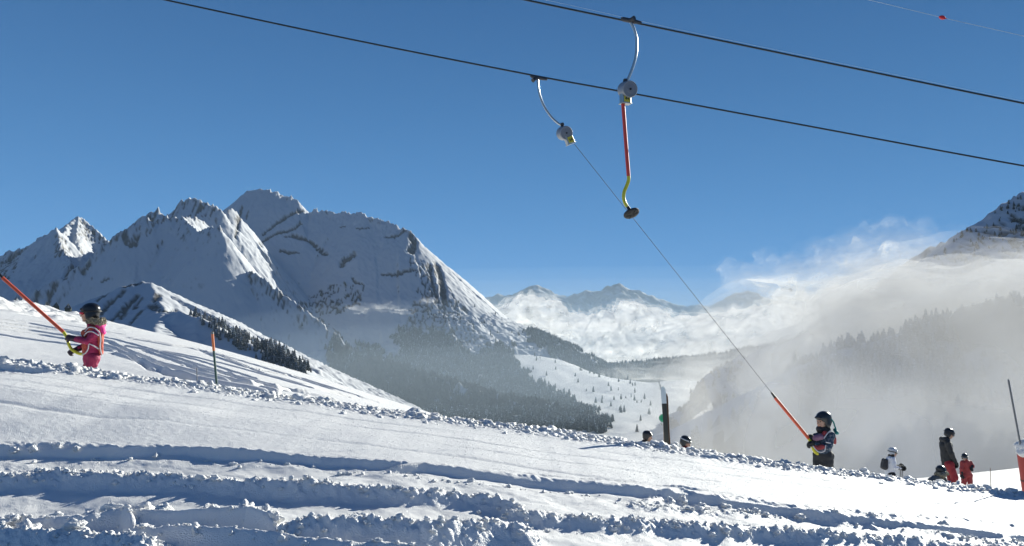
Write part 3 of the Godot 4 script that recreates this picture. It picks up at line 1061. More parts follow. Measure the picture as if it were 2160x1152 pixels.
func conifer(sd: int, tiers := 6, sides := 7, frost := 0.0) -> ArrayMesh:
	# a spruce one metre tall: a tapered trunk and drooping tiers of boughs with uneven tips, some of them snowy
	var r := rng(sd)
	var v := PackedVector3Array()
	var c := PackedColorArray()
	var quad := func(a: Vector3, b: Vector3, d: Vector3, k: Color):
		v.append(a); v.append(d); v.append(b)
		c.append(k); c.append(k); c.append(k)
	for s in 4:
		var t0 := TAU * s / 4
		var t1 := TAU * (s + 1) / 4
		quad.call(Vector3(cos(t0), 0, sin(t0)) * 0.02, Vector3(cos(t1), 0, sin(t1)) * 0.02, Vector3(0, 0.9, 0), Color(0.05, 0.04, 0.032))
	for t in tiers:
		var f := float(t) / tiers
		var base := 0.10 + 0.80 * f
		var rad := 0.185 * pow(1.0 - f, 0.85) + 0.018
		var top := base + 0.24 * (1.0 - 0.45 * f)
		var turn := r.randf() * TAU
		for s in sides:
			var a := turn + TAU * (s + r.randf_range(-0.2, 0.2)) / sides
			var out := rad * r.randf_range(0.68, 1.22)
			var d := Vector3(cos(a), 0, sin(a))
			var e := Vector3(-sin(a), 0, cos(a))
			var tip := d * out + Vector3(0, base - r.randf_range(0.0, 0.05), 0)
			var mid := d * out * 0.45 + Vector3(0, lerpf(base, top, 0.45), 0)
			var wide := out * 0.62
			var k := Color(0.048, 0.058, 0.050) * r.randf_range(0.75, 1.3)
			k = k.lerp(Color(0.66, 0.68, 0.71), frost * r.randf_range(0.6, 1.0))
			var w := k.lerp(Color(0.78, 0.80, 0.84), 0.6 if r.randf() < 0.42 else 0.06)
			quad.call(Vector3(0, top, 0), mid + e * wide, mid - e * wide, w)
			quad.call(mid + e * wide, tip, mid - e * wide, k)
			quad.call(mid + e * wide * 0.9, Vector3(0, base, 0), tip, k * 0.9)
	var arr := []
	arr.resize(Mesh.ARRAY_MAX)
	arr[Mesh.ARRAY_VERTEX] = v
	arr[Mesh.ARRAY_COLOR] = c
	var st := SurfaceTool.new()
	st.create_from_arrays(arr)
	st.generate_normals()
	return st.commit()

func larch(sd: int) -> ArrayMesh:
	# a bare broadleaf or larch one metre tall: trunk and a loose crown of twigs
	var r := rng(sd)
	var st := tool()
	var bough := func(a: Vector3, b: Vector3, w: float):
		var e := (b - a).cross(Vector3(0.3, 0.2, 1)).normalized() * w
		var g := (b - a).cross(e).normalized() * w
		for k in [[a - e, a + e, b], [a - g, a + g, b]]:
			for p in k:
				st.add_vertex(p)
	bough.call(Vector3.ZERO, Vector3(0, 1.0, 0), 0.022)
	for k in 26:
		var f := r.randf_range(0.12, 0.95)
		var a := r.randf() * TAU
		var l := 0.30 * pow(1.0 - f * 0.8, 0.8) * r.randf_range(0.6, 1.2)
		var s := Vector3(0, f, 0)
		var e := s + Vector3(cos(a) * l, l * r.randf_range(0.1, 0.7), sin(a) * l)
		bough.call(s, e, 0.055)
	st.generate_normals()
	return st.commit()

func polygon(p: Array) -> PackedVector2Array:
	var a := PackedVector2Array()
	for k in range(0, p.size(), 2):
		a.append(Vector2(p[k], p[k + 1]))
	return a

func wood(T: Dictionary, sd: int, count: int, areas: Array, x0: float, x1: float, w0: float, w1: float, low: float, high: float) -> Array:
	# places for trees on a relief: [position, height]; areas are [outline, share of places kept, inner clumpiness]
	var r := rng(sd)
	var nz := noise(sd, 0.012, 3)
	var polys := []
	for a in areas:
		polys.append([polygon(a[0]), a[1]])
	var out := []
	for k in count:
		var x := r.randf_range(x0, x1)
		var w := r.randf_range(w0, w1)
		var y := height_at(T, x, w)
		var chance := r.randf()
		var tall := r.randf_range(low, high) * (0.8 + 0.4 * r.randf())
		if y < -1e5:
			continue
		var p := Vector3(x, y, -w)
		var s := pixel(p) + Vector2(nz.get_noise_2d(x * 1.5 + 900.0, w * 1.5), nz.get_noise_2d(x * 1.5, w * 1.5 - 700.0)) * 26.0
		for a in polys:
			if Geometry2D.is_point_in_polygon(s, a[0]):
				if chance < a[1] * (1.0 + 1.6 * nz.get_noise_2d(x, w)):
					out.append([p, tall])
				break
	return out

func plant_many(called: String, label: String, places: Array, meshes: Array, m: Material, sd: int, spread := 1.0, snowy := 1.8) -> void:
	# woods too far off to count, one object each
	var r := rng(sd)
	var parts := []
	for k in meshes.size():
		parts.append([])
	for p in places:
		parts[r.randi() % meshes.size()].append(p)
	for k in meshes.size():
		if parts[k].is_empty():
			continue
		var mm := MultiMesh.new()
		mm.transform_format = MultiMesh.TRANSFORM_3D
		mm.mesh = meshes[k]
		mm.use_colors = true
		mm.instance_count = parts[k].size()
		for i in parts[k].size():
			var h: float = parts[k][i][1]
			var b := Basis(Vector3.UP, r.randf() * TAU).scaled(Vector3(h * spread * r.randf_range(0.8, 1.25), h, h * spread * r.randf_range(0.8, 1.25)))
			mm.set_instance_transform(i, Transform3D(b, parts[k][i][0] - Vector3(0, 0.4, 0)))
			var pale := r.randf_range(0.75, 1.35) + (snowy if r.randf() < 0.18 else 0.0)
			mm.set_instance_color(i, Color(pale, pale, pale * 1.03))
		var o := MultiMeshInstance3D.new()
		o.name = named(called)
		o.multimesh = mm
		o.material_override = m
		add_child(o, true)
		setting(o, label, "stuff", "forest")

func plant_each(called: String, label: String, category: String, group: String, places: Array, meshes: Array, m: Material, sd: int, most := 300) -> int:
	var r := rng(sd)
	for k in mini(places.size(), most):
		var o := MeshInstance3D.new()
		o.name = named(called)
		o.mesh = meshes[r.randi() % meshes.size()]
		o.material_override = m
		var h: float = places[k][1]
		o.transform = Transform3D(Basis(Vector3.UP, r.randf() * TAU).scaled(Vector3(h * r.randf_range(0.85, 1.2), h, h * r.randf_range(0.85, 1.2))), places[k][0] - Vector3(0, 0.4, 0))
		add_child(o, true)
		tag(o, label, category, group)
	return places.size() - most

func build_trees(L: Dictionary) -> void:
	var spruces := []
	for k in 4:
		spruces.append(conifer(100 + k))
	var frosted := []
	var dusted := []
	for k in 5:
		dusted.append(conifer(160 + k, 6, 7, 0.16))
	for k in 3:
		frosted.append(conifer(140 + k, 6, 7, 0.42))
	var bare := []
	for k in 3:
		bare.append(larch(200 + k))
	# the wood on the knoll, near enough to tell its trees apart
	var near := wood(L.knoll, 31, 26000, [
		[[405, 664, 430, 672, 470, 688, 520, 716, 524, 742, 492, 742, 460, 722, 425, 684], 0.30],
		[[500, 737, 530, 728, 575, 738, 640, 772, 640, 795, 560, 768], 0.36]], -720.0, -200.0, 900.0, 1300.0, 7.0, 15.0)
	near.sort_custom(func(a, b): return a[0].z > b[0].z)
	plant_each("spruce_tree", "dark spruce in the close wood on the knoll's lower slope", "tree", "spruces of the wood on the knoll", near, dusted, M.tree, 7, 300)
	if near.size() > 300:
		plant_many("spruce_wood", "rest of the spruce wood on the knoll", near.slice(300), dusted, M.tree, 8)
	# the main massif: mixed brown wood at its foot, spruces up the spurs and along the right skyline
	var foot := wood(L.main, 41, 150000, [
		[[705, 716, 735, 738, 762, 722, 810, 745, 845, 770, 830, 705, 860, 700, 890, 706, 945, 704, 967, 728, 992, 749, 1004, 777, 998, 798, 1014, 820, 1045, 850, 1090, 856, 1065, 820, 1062, 792, 1024, 757, 1020, 738, 1062, 728, 1090, 745, 1101, 777, 1126, 805, 1189, 840, 1266, 880, 1290, 905, 1250, 935, 1000, 915, 800, 870, 690, 810], 0.85]],
		-800.0, 420.0, 1480.0, 3400.0, 9.0, 20.0)
	var lower := []
	var upper := []
	for p in foot:
		(lower if p[0].z > -2150.0 - 220.0 * roll.get_noise_2d(p[0].x * 0.02, 3.0) else upper).append(p)
	plant_many("mixed_wood", "brown leafless wood at the foot of the massif", lower, bare + [spruces[0], spruces[1]], M.twig, 9, 1.25)
	plant_many("spruce_wood", "dark spruce wood on the spurs of the massif", upper, spruces, M.tree, 10, 1.15)
	# the same woods where they reach down over the valley's edge
	var edge := []
	var low := polygon([840, 752, 930, 735, 1010, 738, 1062, 740, 1101, 777, 1126, 805, 1189, 840, 1266, 880, 1295, 908, 1000, 915, 820, 860])
	var clear := polygon([1096, 770, 1140, 800, 1200, 835, 1270, 872, 1300, 900, 1420, 900, 1380, 800, 1180, 740])
	var rr := rng(59)
	var gap := noise(60, 0.01, 3)
	for k in 70000:
		var x := rr.randf_range(-520.0, 460.0)
		var w := rr.randf_range(1500.0, 3150.0)
		var q := Vector3(x, valley_floor(x, w), -w)
		var g := gap.get_noise_2d(x, w)
		var s := pixel(q) + Vector2(g, gap.get_noise_2d(x + 900.0, w)) * 22.0
		var inside := Geometry2D.is_point_in_polygon(s, low) and not Geometry2D.is_point_in_polygon(s, clear)
		if rr.randf() < (0.8 + 1.2 * g if inside else 0.004 if s.x > 1120.0 and s.x < 1400.0 else 0.0):
			edge.append([q, rr.randf_range(8.0, 19.0)])
	plant_many("spruce_wood", "dark spruce wood along the lower edge of the snow slope in the valley", edge, spruces, M.tree, 18, 1.1)
	var crest := wood(L.main, 43, 60000, [
		[[1111, 698, 1168, 720, 1203, 740, 1238, 764, 1308, 786, 1353, 835, 1308, 848, 1256, 820, 1231, 785, 1175, 750], 0.75],
		[[1180, 786, 1205, 780, 1212, 800, 1185, 804], 0.5]], -50.0, 560.0, 2500.0, 3500.0, 12.0, 22.0)
	var stray := wood(L.main, 44, 9000, [
		[[940, 640, 1010, 650, 1110, 705, 1180, 760, 1240, 820, 1350, 840, 1400, 870, 1300, 900, 1190, 840, 1100, 760, 1000, 760, 950, 700], 0.10],
		[[840, 700, 890, 640, 935, 650, 950, 705, 900, 712], 0.9],
		[[650, 660, 700, 605, 770, 610, 760, 660], 0.45],
		[[590, 625, 640, 650, 735, 735, 700, 735, 640, 690], 0.3],
		[[640, 780, 700, 760, 720, 800, 690, 810], 0.2]], -800.0, 620.0, 1700.0, 3600.0, 8.0, 17.0)
	crest.sort_custom(func(a, b): return a[0].z > b[0].z)
	plant_many("spruce_wood", "spruces standing along the right skyline of the massif", crest, spruces, M.tree, 11)
	plant_many("scattered_spruces", "small spruces dotted over the flanks of the massif", stray, spruces, M.tree, 12)
	var meadow := []
	var r := rng(77)
	for k in 26:
		var q := on_valley(r.randf_range(1180, 1660), r.randf_range(835, 925))
		if q.y > -1e5:
			meadow.append([q, r.randf_range(7.0, 15.0)])
	plant_many("meadow_trees", "scattered dark trees and hedges on the white valley meadow", meadow, spruces, M.tree, 13, 1.3)
	# the right-hand mountain, the misty hillside and the hill behind the meadow
	var right := wood(L.right, 51, 30000, [
		[[1960, 560, 2030, 505, 2090, 470, 2130, 430, 2400, 260, 2700, 400, 2700, 700, 2000, 700], 0.42],
		[[1430, 860, 1480, 800, 1560, 760, 1740, 700, 1980, 548, 2050, 640, 1900, 900, 1500, 960], 0.85]], 280.0, 1500.0, 900.0, 1700.0, 5.0, 11.0)
	plant_many("spruce_wood", "spruces over the steep right-hand mountain", right, spruces, M.tree, 14, 1.2)
	var close := wood(L.near, 61, 20000, [[[1400, 1000, 1510, 912, 1640, 846, 1668, 790, 1800, 728, 2160, 630, 2600, 500, 2700, 1000], 0.75]], 80.0, 700.0, 380.0, 800.0, 8.0, 15.0)
	plant_many("spruce_wood", "frosted spruces on the misty hillside behind the right-hand skier", close, frosted, M.tree, 15, 1.1, 0.2)
	var back := wood(L.back, 71, 30000, [[[1100, 850, 1150, 780, 1640, 720, 2100, 680, 2100, 850], 0.7]], 100.0, 2000.0, 3150.0, 4000.0, 14.0, 24.0)
	plant_many("spruce_wood", "dark spruce wood under the cloud bank behind the meadow", back, spruces, M.tree, 16, 1.3)
	# a few tree tops over the crest of the near slope, far left
	for k in 9:
		var px := -30.0 + k * 21.0 + r.randf_range(-7, 7)
		var h := r.randf_range(4.0, 6.0)
		var top := P(px, 619.0 + 2.2 * maxf(k - 3, 0) + r.randf_range(-3, 5), 75.0)
		var o := MeshInstance3D.new()
		o.name = named("shrubby_spruce")
		o.mesh = spruces[k % 4]
		o.material_override = M.tree
		o.transform = Transform3D(Basis(Vector3.UP, r.randf() * TAU).scaled(Vector3(h * 1.3, h, h * 1.3)), top - Vector3(0, h, 0))
		add_child(o, true)
		tag(o, "dark spruce top showing over the crest of the left snow slope", "tree", "spruce tops behind the left slope")

func on_valley(px: float, py: float) -> Vector3:
	var w := 300.0
	while w < 3000.0:
		var p := P(px, py, w)
		if valley_floor(p.x, w) > p.y:
			return p
		w *= 1.006
	return Vector3(0, -1e6, 0)

# ---------------------------------------------------------------- clouds and mist

var fogs := {}

func mist(density: float, c := Color(1, 1, 1)) -> FogMaterial:
	var key := "%.6f %s" % [density, c]
	if not fogs.has(key):
		var f := FogMaterial.new()
		f.resource_name = "mist"
		f.density = density
		f.albedo = c
		fogs[key] = f
	return fogs[key]

func cloud(called: String, label: String, category: String, balls: Array, density: float, cell: float, billow: float, size: float, sd: int, levels := [], floor_y := -1e6) -> void:
	# One bank of cloud: balls [px, py, w, rx, ry, rz] run together, their skin thrown into billows and wisps.
	# Its body is mist; its skin is layers of droplets that scatter sunlight both ways: levels [depth, share of light caught, tornness]
	var at := P(balls[0][0], balls[0][1], balls[0][2])
	var o := thing(called, at, label, category)
	var top_fade: float = 0.25 if cell > 15.0 else 0.6 if called == "mist_bank" else 0.88
	var lo := Vector3(1e9, 1e9, 1e9)
	var hi := -lo
	for b in balls:
		var c := P(b[0], b[1], b[2]) - at
		var r := Vector3(b[3], b[4], b[5]) + Vector3.ONE * billow * 1.3
		lo = lo.min(c - r)
		hi = hi.max(c + r)
	lo.y = maxf(lo.y, floor_y - at.y - 2.0 * cell)
	var G := field(lo - Vector3.ONE * cell, hi + Vector3.ONE * cell, cell)
	for b in balls:
		blend_ball(G, P(b[0], b[1], b[2]) - at, Vector3(b[3], b[4], b[5]), size * 0.35)
	var calm: PackedFloat32Array = G.f.duplicate()
	var big := noise(sd, 1.0 / size, 3, FastNoiseLite.TYPE_SIMPLEX_SMOOTH, FastNoiseLite.FRACTAL_RIDGED)
	var wisp := noise(sd + 1, 2.6 / size, 4)
	var torn := noise(sd + 2, 1.0 / size, 3)
	var f: PackedFloat32Array = G.f
	var n: Vector3i = G.n
	var q := 0
	for z in n.z:
		for y in n.y:
			for x in n.x:
				if f[q] < billow * 2.5 and f[q] > -billow * 4.0:
					var p: Vector3 = G.lo + Vector3(x, y, z) * cell
					var b := billow * 0.75 * big.get_noise_3dv(p)
					f[q] += b + billow * 0.55 * wisp.get_noise_3dv(p)
					calm[q] += b * 0.8
				if x == 0 or y == 0 or z == 0 or x == n.x - 1 or y == n.y - 1 or z == n.z - 1:
					f[q] = maxf(f[q], cell)
					calm[q] = f[q]
				if floor_y > -1e5:
					f[q] = maxf(f[q], floor_y - at.y - (G.lo.y + y * cell))
					calm[q] = maxf(calm[q], floor_y - at.y - (G.lo.y + y * cell))
				q += 1
	G.f = f
	if density > 0.0:
		put("mist", net_mesh([nets(G, -billow * 0.2)]), mist(density), o)
	for l in levels:
		G.f = calm if l.size() > 3 else f
		var N := nets(G, -billow * l[0])
		if l[1] < 0.0:
			put("mist", net_mesh([N]), mist(-l[1]), o)
			continue
		var col := PackedColorArray()
		col.resize(N[0].size())
		for i in col.size():
			var p: Vector3 = N[0][i]
			# mist thins out upwards, a cloud's crown hardly
			var thin: float = 1.0 - top_fade * smoothstep(0.2, 0.85, N[1][i].y)
			if called == "mist_bank":
				thin *= 1.0 - 0.93 * smoothstep(0.25, 0.92, absf(N[1][i].x))
			col[i] = Color(1, 1, 1, thin * clampf(smoothstep(-0.34, 0.22 + 0.42 * l[2], torn.get_noise_3dv(p + Vector3.ONE * 900.0 * l[0]) + 0.32 - 0.36 * l[2]), 0.0, 1.0))
		# droplets scatter alike whichever way the skin of the cloud happens to lie: even the normals out, across the light
		var even: float = 0.66 if cell > 15.0 else 0.82
		for i in col.size():
			N[1][i] = N[1][i].lerp(Vector3(-0.48, 0.22, 0.85), even).normalized()
		var mesh := net_mesh([N], col)
		put("billow", mesh, droplets(l[1]), o)

func droplets(caught: float) -> StandardMaterial3D:
	var key := "droplets %.2f" % caught
	if not M.has(key):
		var m := mat(key, Color(0.97, 0.97, 0.97), 1.0)
		m.albedo_color.a = caught
		m.transparency = BaseMaterial3D.TRANSPARENCY_ALPHA
		m.vertex_color_use_as_albedo = true
		m.metallic_specular = 0.0
		m.backlight_enabled = true
		m.backlight = Color(1, 1, 1)
	return M[key]

func build_clouds() -> void:
	cloud("cloud_bank", "broad white sea of cloud filling the valley in front of the distant peaks", "cloud", [
		[1500, 735, 4800, 1200, 150, 420], [1250, 730, 5000, 700, 140, 400], [1850, 720, 4700, 1100, 190, 420], [2200, 700, 4700, 900, 200, 420],
		[1075, 672, 4700, 120, 90, 140], [1110, 655, 4650, 120, 90, 140], [1150, 660, 4600, 130, 80, 140], [1195, 685, 4600, 130, 70, 140], [1240, 690, 4600, 130, 70, 140], [1285, 680, 4550, 120, 80, 140], [1330, 672, 4600, 130, 85, 140], [1375, 678, 4600, 120, 70, 140], [1420, 690, 4600, 130, 65, 140], [1470, 690, 4600, 150, 65, 140],
		[1530, 682, 4600, 170, 75, 150], [1590, 678, 4600, 160, 80, 150], [1650, 668, 4550, 160, 95, 150], [1720, 662, 4500, 170, 110, 150], [1800, 655, 4500, 180, 120, 150], [1880, 655, 4500, 190, 120, 150], [1330, 650, 4500, 70, 40, 80], [1115, 640, 4550, 70, 50, 90], [1660, 630, 4450, 100, 60, 100], [1780, 622, 4450, 130, 60, 100], [1900, 625, 4450, 140, 70, 100]],
		0.0, 16.0, 46.0, 120.0, 5, [[-0.3, 0.14, 0.5], [0.1, 0.6, 0.0, 1]], -175.0)
	cloud("cloud_veil", "thin torn veil of cloud rising against the blue sky on the right", "cloud", [
		[1830, 590, 1500, 150, 42, 80], [1760, 585, 1520, 110, 34, 70], [1880, 555, 1500, 90, 44, 70], [1800, 548, 1520, 75, 32, 60], [1690, 590, 1550, 110, 24, 60], [1910, 575, 1480, 110, 52, 70], [1955, 568, 1450, 80, 44, 60], [1872, 512, 1500, 40, 26, 40], [1600, 592, 1550, 60, 12, 40], [1850, 625, 1480, 170, 45, 80], [1720, 625, 1520, 110, 28, 70], [1905, 525, 1500, 44, 26, 40], [1930, 610, 1450, 110, 40, 60]],
		0.0, 8.0, 26.0, 90.0, 15, [[-0.8, -0.0008], [-0.6, 0.07, 0.9], [-0.1, -0.0012], [0.2, 0.16, 0.8], [0.8, 0.30, 0.5, 1]])
	cloud("mist_bank", "bright mist hiding the lower part of the right-hand mountain", "mist", [
		[1990, 655, 840, 90, 34, 60], [2080, 655, 830, 80, 36, 60], [2170, 650, 820, 100, 46, 66], [1900, 668, 850, 80, 38, 60], [1960, 626, 860, 56, 22, 40], [2050, 640, 850, 56, 22, 40], [2130, 645, 840, 46, 22, 40], [2225, 650, 830, 52, 32, 40], [1840, 690, 850, 70, 30, 52], [1775, 735, 830, 70, 28, 52], [1700, 780, 800, 60, 22, 50], [2000, 760, 800, 170, 54, 80], [1880, 800, 780, 150, 44, 80], [2150, 780, 780, 170, 70, 80], [2320, 700, 800, 150, 84, 80], [2090, 715, 800, 110, 50, 70], [1800, 640, 870, 50, 20, 36], [1850, 610, 880, 44, 18, 34], [1915, 590, 890, 40, 16, 30]],
		0.0, 8.0, 13.0, 90.0, 25, [[-0.5, 0.12, 1.0], [0.0, 0.36, 0.6, 1], [0.0, -0.003, 0, 1], [0.3, 0.55, 0.1, 1], [0.9, 0.55, 0.0, 1]])
	cloud("mist_bank", "thin grey mist drifting in front of the wooded hillside on the right", "mist", [
		[2020, 872, 400, 105, 46, 80], [2220, 820, 410, 120, 52, 80], [1960, 800, 420, 80, 44, 60], [1810, 905, 390, 62, 26, 50], [1690, 865, 410, 56, 38, 50], [1600, 905, 405, 40, 28, 44], [1530, 930, 400, 26, 16, 36], [2080, 745, 440, 100, 34, 50], [1890, 755, 450, 80, 28, 46], [2240, 740, 430, 80, 36, 50]],
		0.0, 8.0, 15.0, 130.0, 35, [[-0.6, 0.09, 1.0], [-0.3, 0.24, 0.6, 1], [-0.1, -0.0036], [0.4, 0.38, 0.3, 1]])
	var ball_mesh := SphereMesh.new()
	ball_mesh.radius = 1.0
	ball_mesh.height = 2.0
	cloud("mist_bank", "grey mist under the cloud sea in front of the dark hill behind the meadow", "mist", [
		[1400, 790, 3050, 230, 30, 120], [1540, 778, 3050, 260, 44, 120], [1680, 770, 3000, 260, 60, 120], [1300, 786, 3080, 130, 18, 90]],
		0.0004, 14.0, 22.0, 110.0, 95, [[-0.3, 0.2, 0.7, 1], [0.4, 0.25, 0.4, 1]])
	cloud("mist_bank", "low scraps of cloud lying on the white meadow", "mist", [
		[1570, 822, 2250, 110, 18, 110], [1620, 815, 2200, 120, 22, 110], [1515, 836, 2050, 90, 10, 80], [1600, 852, 1900, 100, 18, 100], [1545, 872, 1750, 80, 12, 80], [1640, 842, 1900, 90, 22, 90], [1480, 814, 2450, 80, 14, 80]],
		0.002, 8.0, 14.0, 50.0, 45, [[-0.4, 0.22, 0.9], [0.3, 0.28, 0.7]])
	var hollow := thing("haze_layer", P(960, 815, 1700), "faint grey haze in the wooded hollow at the foot of the massif", "haze")
	hollow.set_meta("kind", "stuff")
	for k in 3:
		var hz := put("haze", ball_mesh, mist(0.0002, Color(0.86, 0.94, 1.0)), hollow)
		hz.scale = Vector3(520 + 90 * k, 80 + 45 * k, 420 + 40 * k)
	cloud("cloud_shred", "pale shred of cloud in front of the massif's shaded face", "cloud", [
		[755, 650, 2350, 34, 12, 30], [810, 647, 2350, 44, 11, 30], [850, 654, 2350, 30, 8, 30], [905, 634, 2350, 22, 11, 20]],
		0.003, 4.5, 10.0, 26.0, 65, [[-0.5, 0.1, 1.0], [0.3, 0.14, 0.8]])
	cloud("cloud_shred", "small pale wisp between the massif and the first distant peak", "cloud", [
		[1015, 634, 4400, 50, 20, 50], [1045, 655, 4400, 80, 36, 60]], 0.002, 9.0, 20.0, 60.0, 75, [[0.0, 0.25, 0.8]])
	# the blue air in front of the far range
	var air_layer := thing("haze_layer", Vector3(2500, -100, -9600), "blue air that pales the distant range beyond the cloud sea", "haze")
	for k in 4:
		var hz := put("haze", ball_mesh, mist(0.00004, Color(0.80, 0.91, 1.0)), air_layer)
		hz.scale = Vector3(11000, 420 + 130 * k, 2700 + 60 * k)
	air_layer.set_meta("kind", "stuff")

# ---------------------------------------------------------------- the drag lift

func rope(called: String, label: String, pix: Array, w: float, r: float, m: Material, sides := 8) -> void:
	var pts := []
	for k in range(0, pix.size(), 2):
		pts.append(P(pix[k], pix[k + 1], w))
	pts = curve(pts, 6)
	var st := tool()
	tube(st, pts, same(pts.size(), r), sides)
	tag(put(called, st.commit(), m), label, "cable")

func along(pix: Array, w: float, at: Vector3, n := 5) -> Array:
	# a smooth path through pixels, relative to a point
	var pts := []
	for k in range(0, pix.size(), 2):
		pts.append(P(pix[k], pix[k + 1], w) - at)
	return curve(pts, n) if pts.size() > 2 else pts

func hanger(label: String, grip: Vector2, arm: Array, drum: Vector2, plate: Vector2, tilt: float, number: String, w: float, clamp_out: Vector2) -> Node3D:
	# a spring-box hanger: clamp, bent arm, drum that winds the cord, bracket with its number plate
	var at := P(grip.x, grip.y, w)
	var o := thing("lift_hanger", at, label, "ski lift hanger", "hangers of the drag lift")
	var st := tool()
	var along_cable := (P(grip.x + 40, grip.y + 8.2, w) - at).normalized()
	tube(st, [along_cable * -0.10, along_cable * -0.07, along_cable * 0.07, along_cable * 0.15], [0.016, 0.027, 0.027, 0.016], 12)
	var out := P(grip.x + clamp_out.x, grip.y + clamp_out.y, w - 0.06) - at
	tube(st, [Vector3(0, -0.01, 0.02), out * 0.55, out], [0.026, 0.022, 0.030], 12)
	put("clamp", st.commit(), M.iron, o)
	st = tool()
	var p := along(arm, w, at, 6)
	tube(st, p, same(p.size(), 0.0165), 12)
	put("arm", st.commit(), M.steel, o)
	var axis := Vector3(0.34, -0.16, 0.93).normalized()
	var c := P(drum.x, drum.y, w) - at
	var b := Transform3D(Basis(axis.cross(Vector3.UP).normalized(), axis, axis.cross(Vector3.UP).normalized().cross(axis)), c)
	st = tool()
	lathe(st, b, [Vector2(0, -0.085), Vector2(0.085, -0.085), Vector2(0.098, -0.072), Vector2(0.100, 0.058), Vector2(0.094, 0.070), Vector2(0.086, 0.072)], 40)
	put("drum", st.commit(), M.drum, o)
	st = tool()
	lathe(st, b, [Vector2(0.086, 0.072), Vector2(0.080, 0.066), Vector2(0.045, 0.066), Vector2(0.040, 0.071), Vector2(0.0, 0.071)], 40)
	put("cover", st.commit(), M.drum_face, o)
	st = tool()
	lathe(st, b, [Vector2(0.014, 0.069), Vector2(0.013, 0.080), Vector2(0.0, 0.081)], 12)
	put("bolt", st.commit(), M.black, o)
	st = tool()
	slab(st, Transform3D(Basis(Vector3(0, 0, 1), tilt * 0.5), P(drum.x - 5, drum.y - 18, w) - at), Vector3(0.05, 0.05, 0.06), 0.01)
	put("joint", st.commit(), M.iron, o)
	# the bracket hangs from the drum; the number plate is on its side
	var bb := Transform3D(Basis(Vector3(0, 1, 0), 0.32) * Basis(Vector3(0, 0, 1), tilt), P(plate.x, plate.y, w) - at)
	st = tool()
	slab(st, bb * Transform3D(Basis(), Vector3(-0.045, 0.01, 0)), Vector3(0.022, 0.125, 0.085), 0.004)
	slab(st, bb * Transform3D(Basis(), Vector3(0.050, 0.005, 0)), Vector3(0.012, 0.115, 0.085), 0.004)
	slab(st, bb * Transform3D(Basis(), Vector3(0.0, -0.055, 0)), Vector3(0.13, 0.012, 0.10), 0.003)
	put("bracket", st.commit(), M.zinc, o)
	st = tool()
	slab(st, bb * Transform3D(Basis(), Vector3(0.004, 0.0, 0.040)), Vector3(0.076, 0.088, 0.008), 0.002)
	var pl := put("number_plate", st.commit(), M.plate, o)
	var tm := TextMesh.new()
	tm.text = number
	tm.font_size = 64
	tm.pixel_size = 0.00075
	tm.depth = 0.003
	var sf := SystemFont.new()
	sf.font_names = PackedStringArray(["Droid Sans"])
	sf.font_weight = 700
	tm.font = sf
	var n := put("number", tm, M.black, pl)
	n.transform = bb * Transform3D(Basis(), Vector3(0.004, -0.002, 0.0455))
	return o

